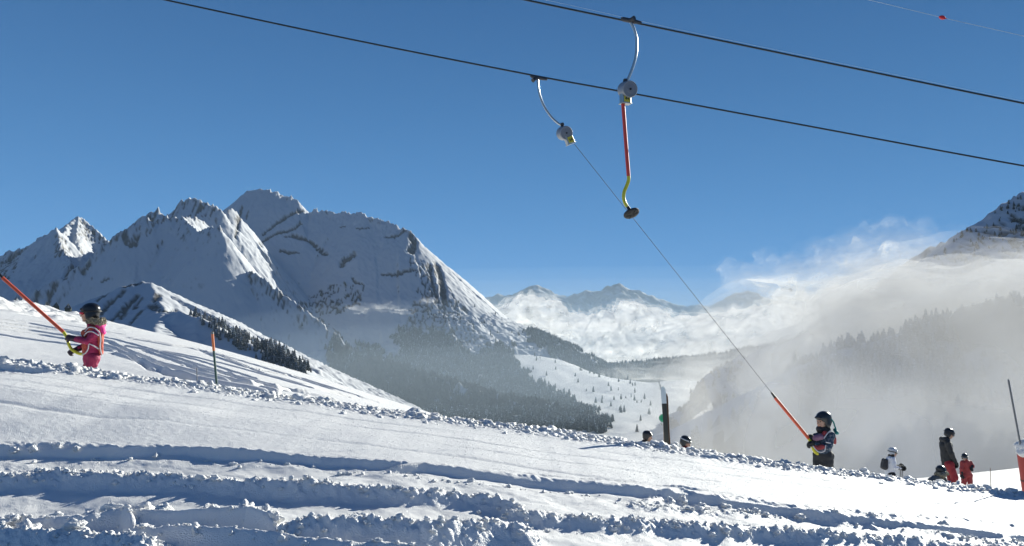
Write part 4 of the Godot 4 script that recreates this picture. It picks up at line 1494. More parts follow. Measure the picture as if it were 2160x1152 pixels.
func build_lift() -> void:
	rope("haul_cable", "dark steel cable that carries the hanger towing the right-hand child, the lower of the two", [-500, -199, 0, -76, 350, 0, 740, 83, 1130, 160, 1322, 195, 1700, 265, 2160, 350, 2700, 444, 3300, 540], 12.1, 0.0125, M.cable)
	rope("haul_cable", "upper dark steel cable, which carries the hanger with the empty seat disc", [-100, -262, 500, -129, 1110, 0, 1330, 46, 1700, 123, 2160, 218, 2700, 327, 3200, 425], 10.0, 0.0115, M.cable)
	rope("signal_wire", "thin pale wire with a red marker ball at the top right corner", [1500, -78, 1830, -1, 1988, 37, 2160, 76, 2600, 176], 11.0, 0.0028, M.wire, 6)
	rope("signal_wire", "faint thin wire running just above the upper haul cable", [700, -94, 1142, -2, 1300, 33, 1440, 64, 1800, 139, 2300, 243], 10.6, 0.0016, M.wire, 6)
	var st := tool()
	var at := P(1988, 37, 11.0)
	var dir := (P(2160, 76, 11.0) - at).normalized()
	var side := dir.cross(Vector3.BACK).normalized()
	lathe(st, Transform3D(Basis(side, dir, side.cross(dir)), at), [Vector2(0.004, -0.045), Vector2(0.012, -0.042), Vector2(0.022, -0.026), Vector2(0.027, -0.008), Vector2(0.027, 0.010), Vector2(0.020, 0.028), Vector2(0.010, 0.040), Vector2(0.004, 0.055)], 18)
	tag(put("marker_ball", st.commit(), M.marker_red), "small red marker bead on the thin wire at the top right", "marker")

	# the returning hanger with its stick and seat disc drawn up under the drum
	var o := hanger("returning hanger on the upper cable with its red stick drawn up, plate 44", Vector2(1327, 43), [1330, 46, 1337, 60, 1342, 78, 1343, 98, 1341, 120, 1335, 142, 1327, 162, 1322, 172], Vector2(1324, 189), Vector2(1319, 209), 0.0, "44", 10.0, Vector2(11, -5))
	at = P(1327, 43, 10.0)
	st = tool()
	tube(st, along([1314, 216, 1316, 242, 1321, 310, 1326, 372], 10.0, at, 3), same(10, 0.0225), 14)
	tag_part(put("stick", st.commit(), M.stick_red, o), "red stick")
	st = tool()
	var p := along([1326, 371, 1326, 380, 1322, 392, 1317, 404, 1315.5, 416, 1318, 427, 1323, 436], 10.0, at, 5)
	tube(st, p, same(p.size(), 0.021), 14)
	put("hook", st.commit(), M.hook_yellow, o)
	disc(o, P(1332, 450, 10.0) - at, P(1324, 436, 10.0) - at, Vector3(-0.30, 0.86, -0.42).normalized())
	# the hanger that tows the right-hand child
	o = hanger("hanger on the lower cable towing the right-hand child, its arm swung over, plate 34", Vector2(1133, 163), [1134, 167, 1135, 180, 1138, 198, 1144, 216, 1153, 233, 1165, 249, 1176, 259, 1184, 264], Vector2(1191, 281), Vector2(1201, 296), 0.42, "34", 12.1, Vector2(-9, 7))
	at = P(1133, 163, 12.1)
	tow(o, at, [Vector3(1211, 303, 12.1), Vector3(1627, 828, 12.25)], [Vector3(1627, 828, 12.25), Vector3(1637, 841, 12.25)], [Vector3(1635, 839, 12.25), Vector3(1706, 925, 12.25)],
		[1705, 924, 1709, 930, 1713, 939, 1716, 948, 1720, 954, 1727, 958, 1734, 960, 1742, 962], 12.25, Vector3(1746, 963, 12.28))
	# the one that tows the child on the left; most of it is out of the frame
	o = hanger("hanger on the lower cable towing the pink-suited child, mostly out of frame at the left", Vector2(-432, -181), [-431, -177, -430, -164, -427, -146, -421, -128, -412, -111, -400, -95, -389, -85, -381, -80], Vector2(-374, -63), Vector2(-364, -48), 0.42, "27", 12.1, Vector2(-9, 7))
	at = P(-432, -181, 12.1)
	tow(o, at, [Vector3(-354, -41, 12.1), Vector3(0, 580, 12.15)], [Vector3(-5, 574, 12.15), Vector3(7, 588, 12.15)], [Vector3(5, 586, 12.15), Vector3(134, 701, 12.15)],
		[133, 700, 138, 707, 142, 716, 145, 727, 150, 736, 158, 742, 167, 746, 176, 747, 186, 748], 12.15, Vector3(191, 750, 12.2))

func tag_part(o: Node, label: String) -> Node:
	o.set_meta("label", label)
	return o

func tow(o: Node3D, at: Vector3, cord: Array, tip: Array, stick: Array, hook: Array, w: float, seat: Vector3) -> void:
	var q := func(v: Vector3) -> Vector3: return P(v.x, v.y, v.z) - at
	var st := tool()
	tube(st, [q.call(cord[0]), q.call(cord[1])], [0.0042, 0.0042], 6)
	put("cord", st.commit(), M.cord, o)
	st = tool()
	tube(st, [q.call(tip[0]), q.call(tip[1])], [0.012, 0.021], 12)
	put("stick_end", st.commit(), M.black, o)
	st = tool()
	tube(st, [q.call(stick[0]), q.call(stick[1])], [0.0225, 0.0225], 14)
	put("stick", st.commit(), M.stick_orange, o)
	st = tool()
	var p := along(hook, w, at, 5)
	tube(st, p, same(p.size(), 0.021), 14)
	put("hook", st.commit(), M.hook_yellow, o)
	disc(o, q.call(seat), p[-1], Vector3(-0.9, 0.35, 0.1).normalized())

func disc(o: Node3D, c: Vector3, neck: Vector3, up: Vector3) -> void:
	var a := up.cross(Vector3(0, 0, 1)).normalized()
	var b := Transform3D(Basis(a, up, a.cross(up)), c)
	var st := tool()
	lathe(st, b, [Vector2(0.0, -0.022), Vector2(0.055, -0.024), Vector2(0.088, -0.016), Vector2(0.097, -0.004), Vector2(0.094, 0.010), Vector2(0.080, 0.018), Vector2(0.035, 0.022), Vector2(0.024, 0.034), Vector2(0.0, 0.034)], 32)
	for k in 6:
		# ribs on the underside of the seat disc
		var t := TAU * k / 6
		slab(st, b * Transform3D(Basis(Vector3.UP, t), Vector3.ZERO) * Transform3D(Basis(), Vector3(0.045, -0.026, 0)), Vector3(0.06, 0.008, 0.008), 0.002)
	tube(st, [c + up * 0.02, c.lerp(neck, 0.55), neck], [0.026, 0.022, 0.019], 10)
	put("seat_disc", st.commit(), M.rubber, o)

# ---------------------------------------------------------------- poles and markers

func build_markers() -> void:
	var st := tool()
	var base := P(457, 812, 14.0)
	var top := P(447.5, 700, 14.0)
	var o := thing("piste_pole", base, "tall piste pole, orange at the top and dark green below, beside the left snow track", "piste marker")
	var d := top - base
	tube(st, [-d.normalized() * 0.3, d * 0.64], [0.018, 0.0185], 12)
	put("shaft", st.commit(), M.pole_green, o)
	st = tool()
	tube(st, [d * 0.64, d * 0.955], [0.0215, 0.021], 12)
	put("sleeve", st.commit(), M.pole_orange, o)
	st = tool()
	tube(st, [d * 0.955, d * 0.985, d * 1.0], [0.0225, 0.0225, 0.014], 12)
	put("cap", st.commit(), M.pole_grey, o)
	stick("marker_stick", "short thin grey stick in the snow left of the orange-topped pole", P(416, 806, 14.3), P(414.5, 776, 14.3), 0.007, M.pole_grey, "stick")
	stick("marker_stick", "thin brown stick standing on the far right snowfield behind the child in red", P(2090, 1016, 31.0), P(2089, 987, 31.0), 0.012, M.stake, "stick")
	# the ski planted upright in the bank
	base = P(1411, 952, 11.7)
	top = P(1399, 815, 11.7)
	o = thing("planted_skis", base, "pair of skis planted upright in the snow bank with white tips", "skis")
	ski_part(o, "ski", P(1409, 950, 11.72) - base, P(1402, 826, 11.72) - base, 0.046, Vector3(0.93, 0.05, 0.36), M.ski_brown, M.ski_brown)
	ski_part(o, "ski", P(1408, 958, 11.66) - base, P(1398.5, 814, 11.66) - base, 0.036, Vector3(0.98, 0.05, 0.2), M.ski_dark, M.ski_white)
	# the round green piste marker behind it
	base = P(1402.5, 950, 16.0)
	o = thing("piste_sign", base, "round green piste marker disc on a thin stake beside the planted skis", "sign")
	st = tool()
	tube(st, [Vector3(0, -0.9, 0), P(1400, 884, 16.0) - base], [0.012, 0.012], 10)
	put("stake", st.commit(), M.stake, o)
	st = tool()
	var c := P(1398, 882, 15.96) - base
	var nrm := Vector3(-0.45, 0.1, 0.9).normalized()
	var u := nrm.cross(Vector3.UP).normalized()
	lathe(st, Transform3D(Basis(u, nrm, u.cross(nrm)), c), [Vector2(0, -0.005), Vector2(0.068, -0.005), Vector2(0.072, 0.0), Vector2(0.068, 0.005), Vector2(0.0, 0.005)], 28)
	put("disc", st.commit(), M.sign_green, o)
	st = tool()
	lathe(st, Transform3D(Basis(u, nrm, u.cross(nrm)), c + nrm * 0.006), [Vector2(0.050, 0.0), Vector2(0.054, 0.003), Vector2(0.058, 0.0)], 28)
	put("ring", st.commit(), M.sign_pale, o)
	# the padded lift mast at the right edge
	base = P(2195, 1120, 11.9)
	top = P(2169, 940, 11.9)
	d = top - base
	var pad := thing("padded_post", base, "leaning post wrapped in red padding with a cap of snow at the right edge", "padded post")
	st = tool()
	tube(st, [Vector3(0, -0.2, 0), Vector3(0, 0, 0), d * 0.5, d * 0.93, d * 0.985, d], [0.15, 0.15, 0.15, 0.149, 0.135, 0.10], 28)
	put("padding", st.commit(), M.pad_red, pad)
	for f in [0.25, 0.6]:
		st = tool()
		tube(st, [d * (f - 0.012), d * (f + 0.012)], [0.153, 0.153], 28, false)
		put("strap", st.commit(), M.pad_dark, pad)
	var G := field(d + Vector3(-0.32, -0.5, -0.32), d + Vector3(0.36, 0.25, 0.32), 0.02)
	blend_ball(G, d + Vector3(0, 0.0, 0), Vector3(0.158, 0.09, 0.158), 0.05)
	blend_ball(G, d + Vector3(-0.02, -0.09, 0.03), Vector3(0.15, 0.07, 0.14), 0.05)
	blend_ball(G, d + Vector3(0.08, -0.22, 0.11), Vector3(0.08, 0.20, 0.06), 0.06)
	ruffle(G, noise(8, 9.0, 3), 0.03, 0.1)
	put("snow_cap", net_mesh([nets(G)]), M.snow, pad)
	stick("mast_rod", "thin grey rod leaning up out of the red padded post", P(2152, 934, 11.86), P(2127, 800, 11.86), 0.0125, M.pole_grey, "rod")

func stick(called: String, label: String, a: Vector3, b: Vector3, r: float, m: Material, category: String) -> void:
	var st := tool()
	tube(st, [a + (a - b).normalized() * 0.3, a, b.lerp(a, 0.02), b], [r, r, r, r * 0.6], 10)
	tag(put(called, st.commit(), m), label, category)

func ski_part(o: Node3D, called: String, a: Vector3, b: Vector3, half: float, across: Vector3, m: Material, tip: Material) -> void:
	# a ski: waisted, with a rounded tip that turns up
	var d := (b - a).normalized()
	across = (across - d * across.dot(d)).normalized()
	var n := across.cross(d).normalized()
	var l := (b - a).length()
	for half_of in 2:
		var st := tool()
		var steps := 14
		var f0 := 0.0 if half_of == 0 else 0.74
		var f1 := 0.74 if half_of == 0 else 1.0
		var ring := []
		for k in steps + 1:
			var f := lerpf(f0, f1, float(k) / steps)
			var wide := half * (0.82 + 0.18 * pow(absf(f - 0.4) / 0.6, 2.0))
			if f > 0.9:
				wide *= sqrt(maxf(1.0 - pow((f - 0.9) / 0.1, 2.0), 0.02))
			var bend := n * (pow(maxf(f - 0.84, 0.0) / 0.16, 2.0) * 0.07)
			var c := a + d * l * f + bend
			var t := n * 0.006
			ring.append([c - across * wide - t, c + across * wide - t, c + across * wide + t, c - across * wide + t])
		for k in steps:
			for s in 4:
				var q := [ring[k][s], ring[k][(s + 1) % 4], ring[k + 1][(s + 1) % 4], ring[k + 1][s]]
				var nn: Vector3 = [-n, across, n, -across][s]
				tri(st, q[0], q[1], q[2], nn)
				tri(st, q[0], q[2], q[3], nn)
		tri(st, ring[steps][0], ring[steps][1], ring[steps][2], d)
		tri(st, ring[steps][0], ring[steps][2], ring[steps][3], d)
		if half_of == 0:
			var s := put(called, st.commit(), m, o)
			o = s
		else:
			put("tip", st.commit(), tip, o)

# ---------------------------------------------------------------- people

func figure(called: String, label: String, px: float, py: float, w: float, joints: Dictionary, look: Vector3, girth: float, cloth: Dictionary, cell := 0.016) -> Dictionary:
	# A person from joints given as [pixel x, pixel y, metres towards the camera]: one continuous body, dressed
	var at := P(px, py, w)
	var o := thing("person", at, label, "person")
	var J := {}
	for k in joints:
		J[k] = P(joints[k][0], joints[k][1], w - joints[k][2]) - at
	var g := girth
	var head: Vector3 = J.head
	look = look.normalized()
	var left := Vector3.UP.cross(look).normalized()
	var crown := look.cross(left).normalized()
	var turn := Basis(left, crown, look)
	var h: float = cloth.get("head", 0.9)          # head size relative to a grown-up's
	# the body under the clothes
	var lo := Vector3(1e9, 1e9, 1e9)
	var hi := -lo
	for k in J:
		lo = lo.min(J[k])
		hi = hi.max(J[k])
	lo -= Vector3.ONE * 0.3
	hi += Vector3.ONE * 0.3
	var B := field(lo, hi, cell * 1.3)
	blend_limb(B, J.pelvis, J.chest, 0.095 * g, 0.100 * g, 0.05)
	blend_limb(B, J.chest, J.neck, 0.075 * g, 0.045 * g, 0.04)
	blend_limb(B, J.neck, head - crown * 0.03, 0.045 * h, 0.05 * h, 0.02)
	for s in ["l", "r"]:
		if J.has("sh" + s):
			blend_limb(B, J["sh" + s], J["el" + s], 0.042 * g, 0.035 * g, 0.03)
			blend_limb(B, J["el" + s], J["ha" + s], 0.035 * g, 0.026 * g, 0.02)
			blend_limb(B, J.chest, J["sh" + s], 0.06 * g, 0.045 * g, 0.03)
		if J.has("hip" + s):
			blend_limb(B, J["hip" + s], J["kn" + s], 0.068 * g, 0.048 * g, 0.03)
			blend_limb(B, J["kn" + s], J["an" + s], 0.048 * g, 0.035 * g, 0.02)
			blend_limb(B, J.pelvis, J["hip" + s], 0.08 * g, 0.07 * g, 0.03)
	# the head with its face, on a finer grid
	var F := field(head - Vector3.ONE * 0.19 * h, head + Vector3.ONE * 0.19 * h, 0.0075 * h)
	blend_ball(F, head + (crown * 0.025 - look * 0.012) * h, Vector3(0.074, 0.088, 0.094) * h, 0.02, turn)
	blend_ball(F, head + (crown * -0.035 + look * 0.028) * h, Vector3(0.056, 0.068, 0.060) * h, 0.03, turn)
	blend_ball(F, head + (crown * -0.088 + look * 0.062) * h, Vector3(0.026, 0.020, 0.022) * h, 0.025, turn)
	blend_limb(F, head + (crown * 0.012 + look * 0.082) * h, head + (crown * -0.028 + look * 0.104) * h, 0.009 * h, 0.014 * h, 0.012)
	blend_limb(F, head + (crown * -0.056 + look * 0.080 - left * 0.018) * h, head + (crown * -0.056 + look * 0.080 + left * 0.018) * h, 0.010 * h, 0.010 * h, 0.008)
	for s in [-1.0, 1.0]:
		blend_ball(F, head + (left * s * 0.078 - crown * 0.004 - look * 0.01) * h, Vector3(0.010, 0.028, 0.018) * h, 0.012, turn)
		blend_limb(F, head + (left * s * 0.014 + crown * 0.026 + look * 0.082) * h, head + (left * s * 0.045 + crown * 0.024 + look * 0.070) * h, 0.008 * h, 0.008 * h, 0.012)
	blend_limb(F, head - crown * 0.06 * h, J.neck, 0.046 * h, 0.045 * h, 0.02)
	put("body", net_mesh([nets(B), nets(F)]), M.skin, o)
	for s in [-1.0, 1.0]:
		var e := SphereMesh.new()
		e.radius = 0.011 * h
		e.height = 0.022 * h
		e.radial_segments = 12
		e.rings = 6
		put("eye", e, M.eye, o).position = head + (left * s * 0.031 + crown * 0.008 + look * 0.074) * h
	# jacket
	var fold := noise(31, 7.0, 3)
	if cloth.has("jacket"):
		var A := field(lo, hi, cell)
		var long: Vector3 = J.pelvis.lerp(J.chest, cloth.get("hem", 0.0))
		blend_limb(A, long, J.chest, 0.128 * g, 0.128 * g, 0.06)
		blend_limb(A, J.chest, J.neck - crown * 0.02, 0.105 * g, 0.066 * g, 0.05)
		for s in ["l", "r"]:
			if J.has("sh" + s):
				blend_limb(A, J.chest.lerp(J["sh" + s], 0.4), J["sh" + s], 0.08 * g, 0.066 * g, 0.04)
				blend_limb(A, J["sh" + s], J["el" + s], 0.064 * g, 0.056 * g, 0.02)
				blend_limb(A, J["el" + s], J["el" + s].lerp(J["ha" + s], 0.80), 0.056 * g, 0.043 * g, 0.015)
		ruffle(A, fold, 0.022, 0.08)
		put("jacket", net_mesh([nets(A)]), cloth.jacket, o)
	if cloth.has("trousers"):
		var A := field(lo, hi, cell)
		for s in ["l", "r"]:
			if J.has("hip" + s):
				blend_limb(A, J.pelvis, J["hip" + s], 0.115 * g, 0.098 * g, 0.04)
				blend_limb(A, J["hip" + s], J["kn" + s], 0.094 * g, 0.074 * g, 0.015)
				blend_limb(A, J["kn" + s], J["an" + s], 0.074 * g, 0.072 * g, 0.015)
		ruffle(A, fold, 0.02, 0.06)
		put("trousers", net_mesh([nets(A)]), cloth.trousers, o)
	for s in ["l", "r"]:
		if J.has("an" + s) and cloth.has("boots"):
			var A := field(J["an" + s] - Vector3.ONE * 0.3, J["an" + s] + Vector3.ONE * 0.3, cell)
			var toe: Vector3 = Vector3(look.x, 0, look.z).normalized()
			blend_limb(A, J["an" + s] + Vector3(0, 0.10 * g, 0), J["an" + s], 0.058 * g, 0.055 * g, 0.02)
			blend_limb(A, J["an" + s] - toe * 0.04 * g, J["an" + s] + toe * 0.13 * g - Vector3(0, 0.02, 0), 0.055 * g, 0.042 * g, 0.02)
			put("boot", net_mesh([nets(A)]), cloth.boots, o)
		if J.has("ha" + s) and cloth.has("gloves"):
			glove(o, J["el" + s], J["ha" + s], g, cloth.gloves, cloth.get("grip", Vector3.ZERO), 1.0 if s == "l" else -1.0)
	# helmet: shell, ear pads and a brim
	if cloth.has("helmet"):
		var H := field(head - Vector3.ONE * 0.24 * h, head + Vector3.ONE * 0.24 * h, 0.010 * h)
		blend_ball(H, head + (crown * 0.058 - look * 0.026) * h, Vector3(0.104, 0.094, 0.123) * h, 0.02, turn)
		for s in [-1.0, 1.0]:
			blend_ball(H, head + (left * s * 0.078 - crown * 0.030 - look * 0.030) * h, Vector3(0.030, 0.066, 0.054) * h, 0.03, turn)
		blend_ball(H, head + (crown * -0.01 - look * 0.088) * h, Vector3(0.085, 0.075, 0.048) * h, 0.03, turn)
		blend_limb(H, head + (crown * 0.062 + look * 0.092 - left * 0.05) * h, head + (crown * 0.062 + look * 0.092 + left * 0.05) * h, 0.014 * h, 0.014 * h, 0.02)
		put("helmet", net_mesh([nets(H)]), cloth.helmet, o)
	if cloth.has("goggles"):
		# a curved lens in a soft frame, and the strap round the helmet
		var up: float = cloth.get("goggles_up", 0.0)
		var A := field(head - Vector3.ONE * 0.22 * h, head + Vector3.ONE * 0.22 * h, 0.009 * h)
		for k in 5:
			var t := -0.9 + 0.45 * k
			var t2 := t + 0.45
			if k < 4:
				blend_limb(A, head + (left * sin(t) * 0.078 + look * (0.022 + cos(t) * 0.074) + crown * (0.012 + up)) * h, head + (left * sin(t2) * 0.078 + look * (0.022 + cos(t2) * 0.074) + crown * (0.012 + up)) * h, 0.026 * h, 0.026 * h, 0.01)
		var gg := put("goggles", net_mesh([nets(A)]), cloth.goggles, o)
		var st := tool()
		var ring := []
		for k in 15:
			var t := 0.9 + (TAU - 1.8) * k / 14.0
			ring.append(head + (left * sin(t) * 0.113 + look * (cos(t) * 0.134 - 0.020) + crown * (0.03 + up * 1.1)) * h)
		tube(st, ring, same(ring.size(), 0.012 * h), 8)
		put("strap", st.commit(), cloth.get("strap", M.black), gg)
	return {"node": o, "J": J, "turn": turn, "look": look, "left": left, "crown": crown, "h": h, "g": g, "lo": lo, "hi": hi}

func glove(o: Node3D, elbow: Vector3, hand: Vector3, g: float, m: Material, grip: Vector3, side: float) -> void:
	# a padded glove: cuff, palm, four unequal fingers and a thumb, closed round a bar that runs along grip (or hanging half curled)
	var fore := (hand - elbow).normalized()
	var bar := grip.normalized() if grip.length() > 0.0 else Vector3(0, 0.25, 1).normalized()
	var across := (bar - fore * bar.dot(fore)).normalized()
	var back := fore.cross(across).normalized()
	if back.y < 0.0:
		back = -back
	var G := field(hand - Vector3.ONE * 0.19 * g, hand + Vector3.ONE * 0.19 * g, 0.009)
	blend_limb(G, hand - fore * 0.10 * g, hand - fore * 0.02 * g, 0.050 * g, 0.042 * g, 0.02)
	blend_ball(G, hand + fore * 0.025 * g + back * 0.008, Vector3(0.046, 0.046, 0.046) * g, 0.02)
	var open := 0.0 if grip.length() > 0.0 else 0.5
	for k in 4:
		var s := (k - 1.5) * 0.024 * g
		var len: float = [0.040, 0.046, 0.043, 0.034][k] * g
		var a := hand + fore * 0.045 * g + across * s + back * 0.012 * g
		var b := a + (fore * 0.8 - back * 0.5).normalized() * len
		var c := b + (fore * (-0.25 + open) - back * 1.0).normalized() * len * 0.9
		var e := c + (fore * (-1.0 + 1.6 * open) - back * 0.35).normalized() * len * 0.7
		blend_limb(G, a, b, 0.0155 * g, 0.0145 * g, 0.006)
		blend_limb(G, b, c, 0.0145 * g, 0.0135 * g, 0.005)
		blend_limb(G, c, e, 0.0135 * g, 0.0115 * g, 0.005)
	var t0 := hand + across * 0.035 * g * side
	var t1 := t0 + (fore * 0.6 + across * 0.5 * side - back * 0.6).normalized() * 0.045 * g
	blend_limb(G, t0, t1, 0.021 * g, 0.018 * g, 0.012)
	blend_limb(G, t1, t1 + (fore * 0.7 - back * 0.7 - across * 0.2 * side).normalized() * 0.035 * g, 0.017 * g, 0.014 * g, 0.006)
	put("glove", net_mesh([nets(G)]), m, o)

func shell(D: Dictionary, called: String, limbs: Array, m: Material, cell := 0.012, wrinkle := 0.012) -> MeshInstance3D:
	# an extra garment or pack made of limbs [a, b, radius, radius] and balls [centre, radii]
	var lo := Vector3(1e9, 1e9, 1e9)
	var hi := -lo
	for l in limbs:
		var r: float = l[2] if l.size() == 4 else maxf(l[1].x, maxf(l[1].y, l[1].z))
		var q: Vector3 = l[1] if l.size() == 4 else l[0]
		var r2: float = maxf(r, l[3]) if l.size() == 4 else r
		lo = lo.min(l[0] - Vector3.ONE * r2).min(q - Vector3.ONE * r2)
		hi = hi.max(l[0] + Vector3.ONE * r2).max(q + Vector3.ONE * r2)
	var G := field(lo - Vector3.ONE * 0.06, hi + Vector3.ONE * 0.06, cell)
	for l in limbs:
		if l.size() == 4:
			blend_limb(G, l[0], l[1], l[2], l[3], 0.02)
		else:
			blend_ball(G, l[0], l[1], 0.02)
	if wrinkle > 0.0:
		ruffle(G, noise(77, 12.0, 3), wrinkle, 0.06)
	return put(called, net_mesh([nets(G)]), m, D.node)

func ribbon(D: Dictionary, called: String, pts: Array, r: float, m: Material) -> void:
	var p := curve(pts, 4)
	var st := tool()
	tube(st, p, same(p.size(), r), 8)
	put(called, st.commit(), m, D.node)

func build_people() -> void:
	# the child in pink on the left, towed uphill, seen from the side
	var at := P(192, 815, 12.2)
	var q := func(x: float, y: float, z: float) -> Vector3: return P(x, y, 12.2 - z) - at
	var D := figure("person", "child in pink snowsuit and black helmet holding the tow stick on the left", 192, 815, 12.2, {
		"pelvis": [193, 752, 0], "chest": [199, 712, 0], "neck": [193, 684, 0], "head": [187.5, 662, 0.0],
		"shl": [203, 702, 0.105], "ell": [184, 720, 0.15], "hal": [148, 713, 0.07], "shr": [197, 704, -0.105], "elr": [181, 728, -0.12], "har": [156, 740, 0.0],
		"hipl": [197, 757, 0.06], "knl": [188, 787, 0.075], "anl": [197, 812, 0.075], "hipr": [191, 757, -0.06], "knr": [180, 787, -0.07], "anr": [188, 812, -0.07]},
		Vector3(-1, -0.03, 0.12), 0.86, {"jacket": M.pink, "hem": -0.15, "trousers": M.pink_dark, "boots": M.boot, "gloves": M.glove_dark, "grip": Vector3(0.45, -0.6, 0.5), "helmet": M.helmet_black, "goggles": M.lens_red, "head": 1.03}, 0.014)
	var T: Basis = D.turn
	var fur := []
	for k in 9:
		var t := -0.55 + 4.3 * k / 8.0
		fur.append([q.call(200.5 - 14.0 * cos(t), 678.5 - 3.0 * cos(t), 0.115 * sin(t)), Vector3(0.038, 0.036, 0.038)])
	for k in 6:
		var t := -0.7 + 1.4 * k / 5.0
		fur.append([q.call(199 + 17 * cos(t), 678, 0.12 * sin(t)), Vector3(0.04, 0.038, 0.045)])
	var fr := field(q.call(160, 720, -0.3), q.call(240, 640, 0.3), 0.009)
	var f_lo: Vector3 = q.call(160, 720, -0.3)
	var f_hi: Vector3 = q.call(245, 645, 0.3)
	fr = field(Vector3(minf(f_lo.x, f_hi.x), minf(f_lo.y, f_hi.y), -0.3), Vector3(maxf(f_lo.x, f_hi.x), maxf(f_lo.y, f_hi.y), 0.3), 0.008)
	for b in fur:
		blend_ball(fr, b[0], b[1], 0.02)
	ruffle(fr, noise(3, 38.0, 2), 0.045, 0.06)
	put("fur_collar", net_mesh([nets(fr)]), M.fur, D.node)
	shell(D, "hood", [[q.call(212, 689, -0.03), q.call(215, 700, 0.03), 0.055, 0.05], [q.call(211, 690, 0.05), q.call(213, 700, 0.04), 0.05, 0.04], [q.call(212, 684, 0.0), Vector3(0.06, 0.05, 0.10)]], M.pink_bright)
	# the ski-school bib over the suit
	var bib := shell(D, "bib", [[q.call(181, 703, 0.03), q.call(183, 741, 0.05), 0.062, 0.058], [q.call(182, 703, -0.05), q.call(182, 741, -0.05), 0.062, 0.058], [q.call(193, 694, 0.075), q.call(207, 697, 0.065), 0.056, 0.05], [q.call(191, 695, -0.07), q.call(206, 697, -0.065), 0.056, 0.05], [q.call(212, 704, 0.0), q.call(213, 745, 0.02), 0.046, 0.03], [q.call(211, 706, 0.06), q.call(213, 742, 0.06), 0.042, 0.026]], M.bib_orange, 0.011, 0.014)
	for l in [[[179, 700, 0.11], [187, 691, 0.135], [199, 692, 0.15], [210, 702, 0.135]], [[177, 709, 0.11], [184, 701, 0.155], [195, 700, 0.172], [208, 708, 0.158]], [[210, 702, 0.135], [212, 716, 0.13], [211, 734, 0.125], [215, 750, 0.10]], [[187, 725, 0.165], [196, 729, 0.17], [208, 736, 0.14]], [[187, 718, 0.15], [186, 735, 0.13], [180, 745, 0.115], [173, 748, 0.09]]]:
		var pts := []
		for p in l:
			pts.append(q.call(p[0], p[1], p[2]))
		var pth := curve(pts, 4)
		var st := tool()
		tube(st, pth, same(pth.size(), 0.0085), 8)
		put("trim", st.commit(), M.white_cloth, bib)

	# the child on the right in a dark flowered jacket
	at = P(1737, 1040, 12.3)
	q = func(x: float, y: float, z: float) -> Vector3: return P(x, y, 12.3 - z) - at
	D = figure("person", "child in dark flowered jacket and red bib holding the tow stick on the right", 1737, 1040, 12.3, {
		"pelvis": [1737, 957, 0], "chest": [1738, 928, 0], "neck": [1737, 909, 0], "head": [1735.5, 889, 0.01],
		"shl": [1754, 921, 0.07], "ell": [1747, 944, 0.14], "hal": [1715, 938, 0.10], "shr": [1722, 921, -0.06], "elr": [1716, 938, -0.06], "har": [1711, 925, 0.0],
		"hipl": [1747, 962, 0.035], "knl": [1748, 1000, 0.05], "anl": [1750, 1034, 0.04], "hipr": [1727, 962, -0.035], "knr": [1724, 1000, -0.04], "anr": [1724, 1034, -0.04]},
		Vector3(-0.86, -0.05, 0.42), 0.86, {"jacket": M.flowers, "hem": 0.12, "trousers": M.trousers_black, "boots": M.boot, "gloves": M.glove_black, "grip": Vector3(-0.45, 0.6, 0.3), "helmet": M.helmet_dark, "head": 0.94}, 0.014)
	bib = shell(D, "bib", [[q.call(1722, 944, 0.13), q.call(1735, 943, 0.145), 0.036, 0.036], [q.call(1735, 920, 0.11), q.call(1741, 913, 0.11), 0.034, 0.03], [q.call(1759, 924, 0.02), q.call(1760, 934, 0.02), 0.034, 0.030]], M.bib_red, 0.011, 0.012)
	for l in [[[1715, 941, 0.13], [1726, 953, 0.175], [1739, 952, 0.18], [1742, 939, 0.17]], [[1738, 925, 0.155], [1746, 914, 0.145], [1752, 909, 0.10]], [[1742, 933, 0.17], [1752, 935, 0.17], [1760, 938, 0.07]]]:
		var pts := []
		for p in l:
			pts.append(q.call(p[0], p[1], p[2]))
		var pth := curve(pts, 4)
		var st := tool()
		tube(st, pth, same(pth.size(), 0.008), 8)
		put("trim", st.commit(), M.white_cloth, bib)
	var chest := shell(D, "bib_panel", [[q.call(1720, 924, 0.10), q.call(1731, 922, 0.135), 0.040, 0.040]], M.bib_pink, 0.011, 0.012)
	shell(D, "neck_warmer", [[q.call(1731, 906, 0.02), q.call(1743, 907, 0.01), 0.062, 0.066]], M.trousers_black)
	ribbon(D, "goggle_strap", [q.call(1753, 884, 0.05), q.call(1758, 890, 0.04), q.call(1761, 899, 0.03), q.call(1764, 907, 0.03)], 0.011, M.teal)
	shell(D, "hanging_goggles", [[q.call(1761, 907, 0.0), q.call(1765, 913, 0.05), 0.024, 0.026], [q.call(1765, 911, 0.0), q.call(1767, 914, 0.03), 0.02, 0.02]], M.teal, 0.009, 0.0)

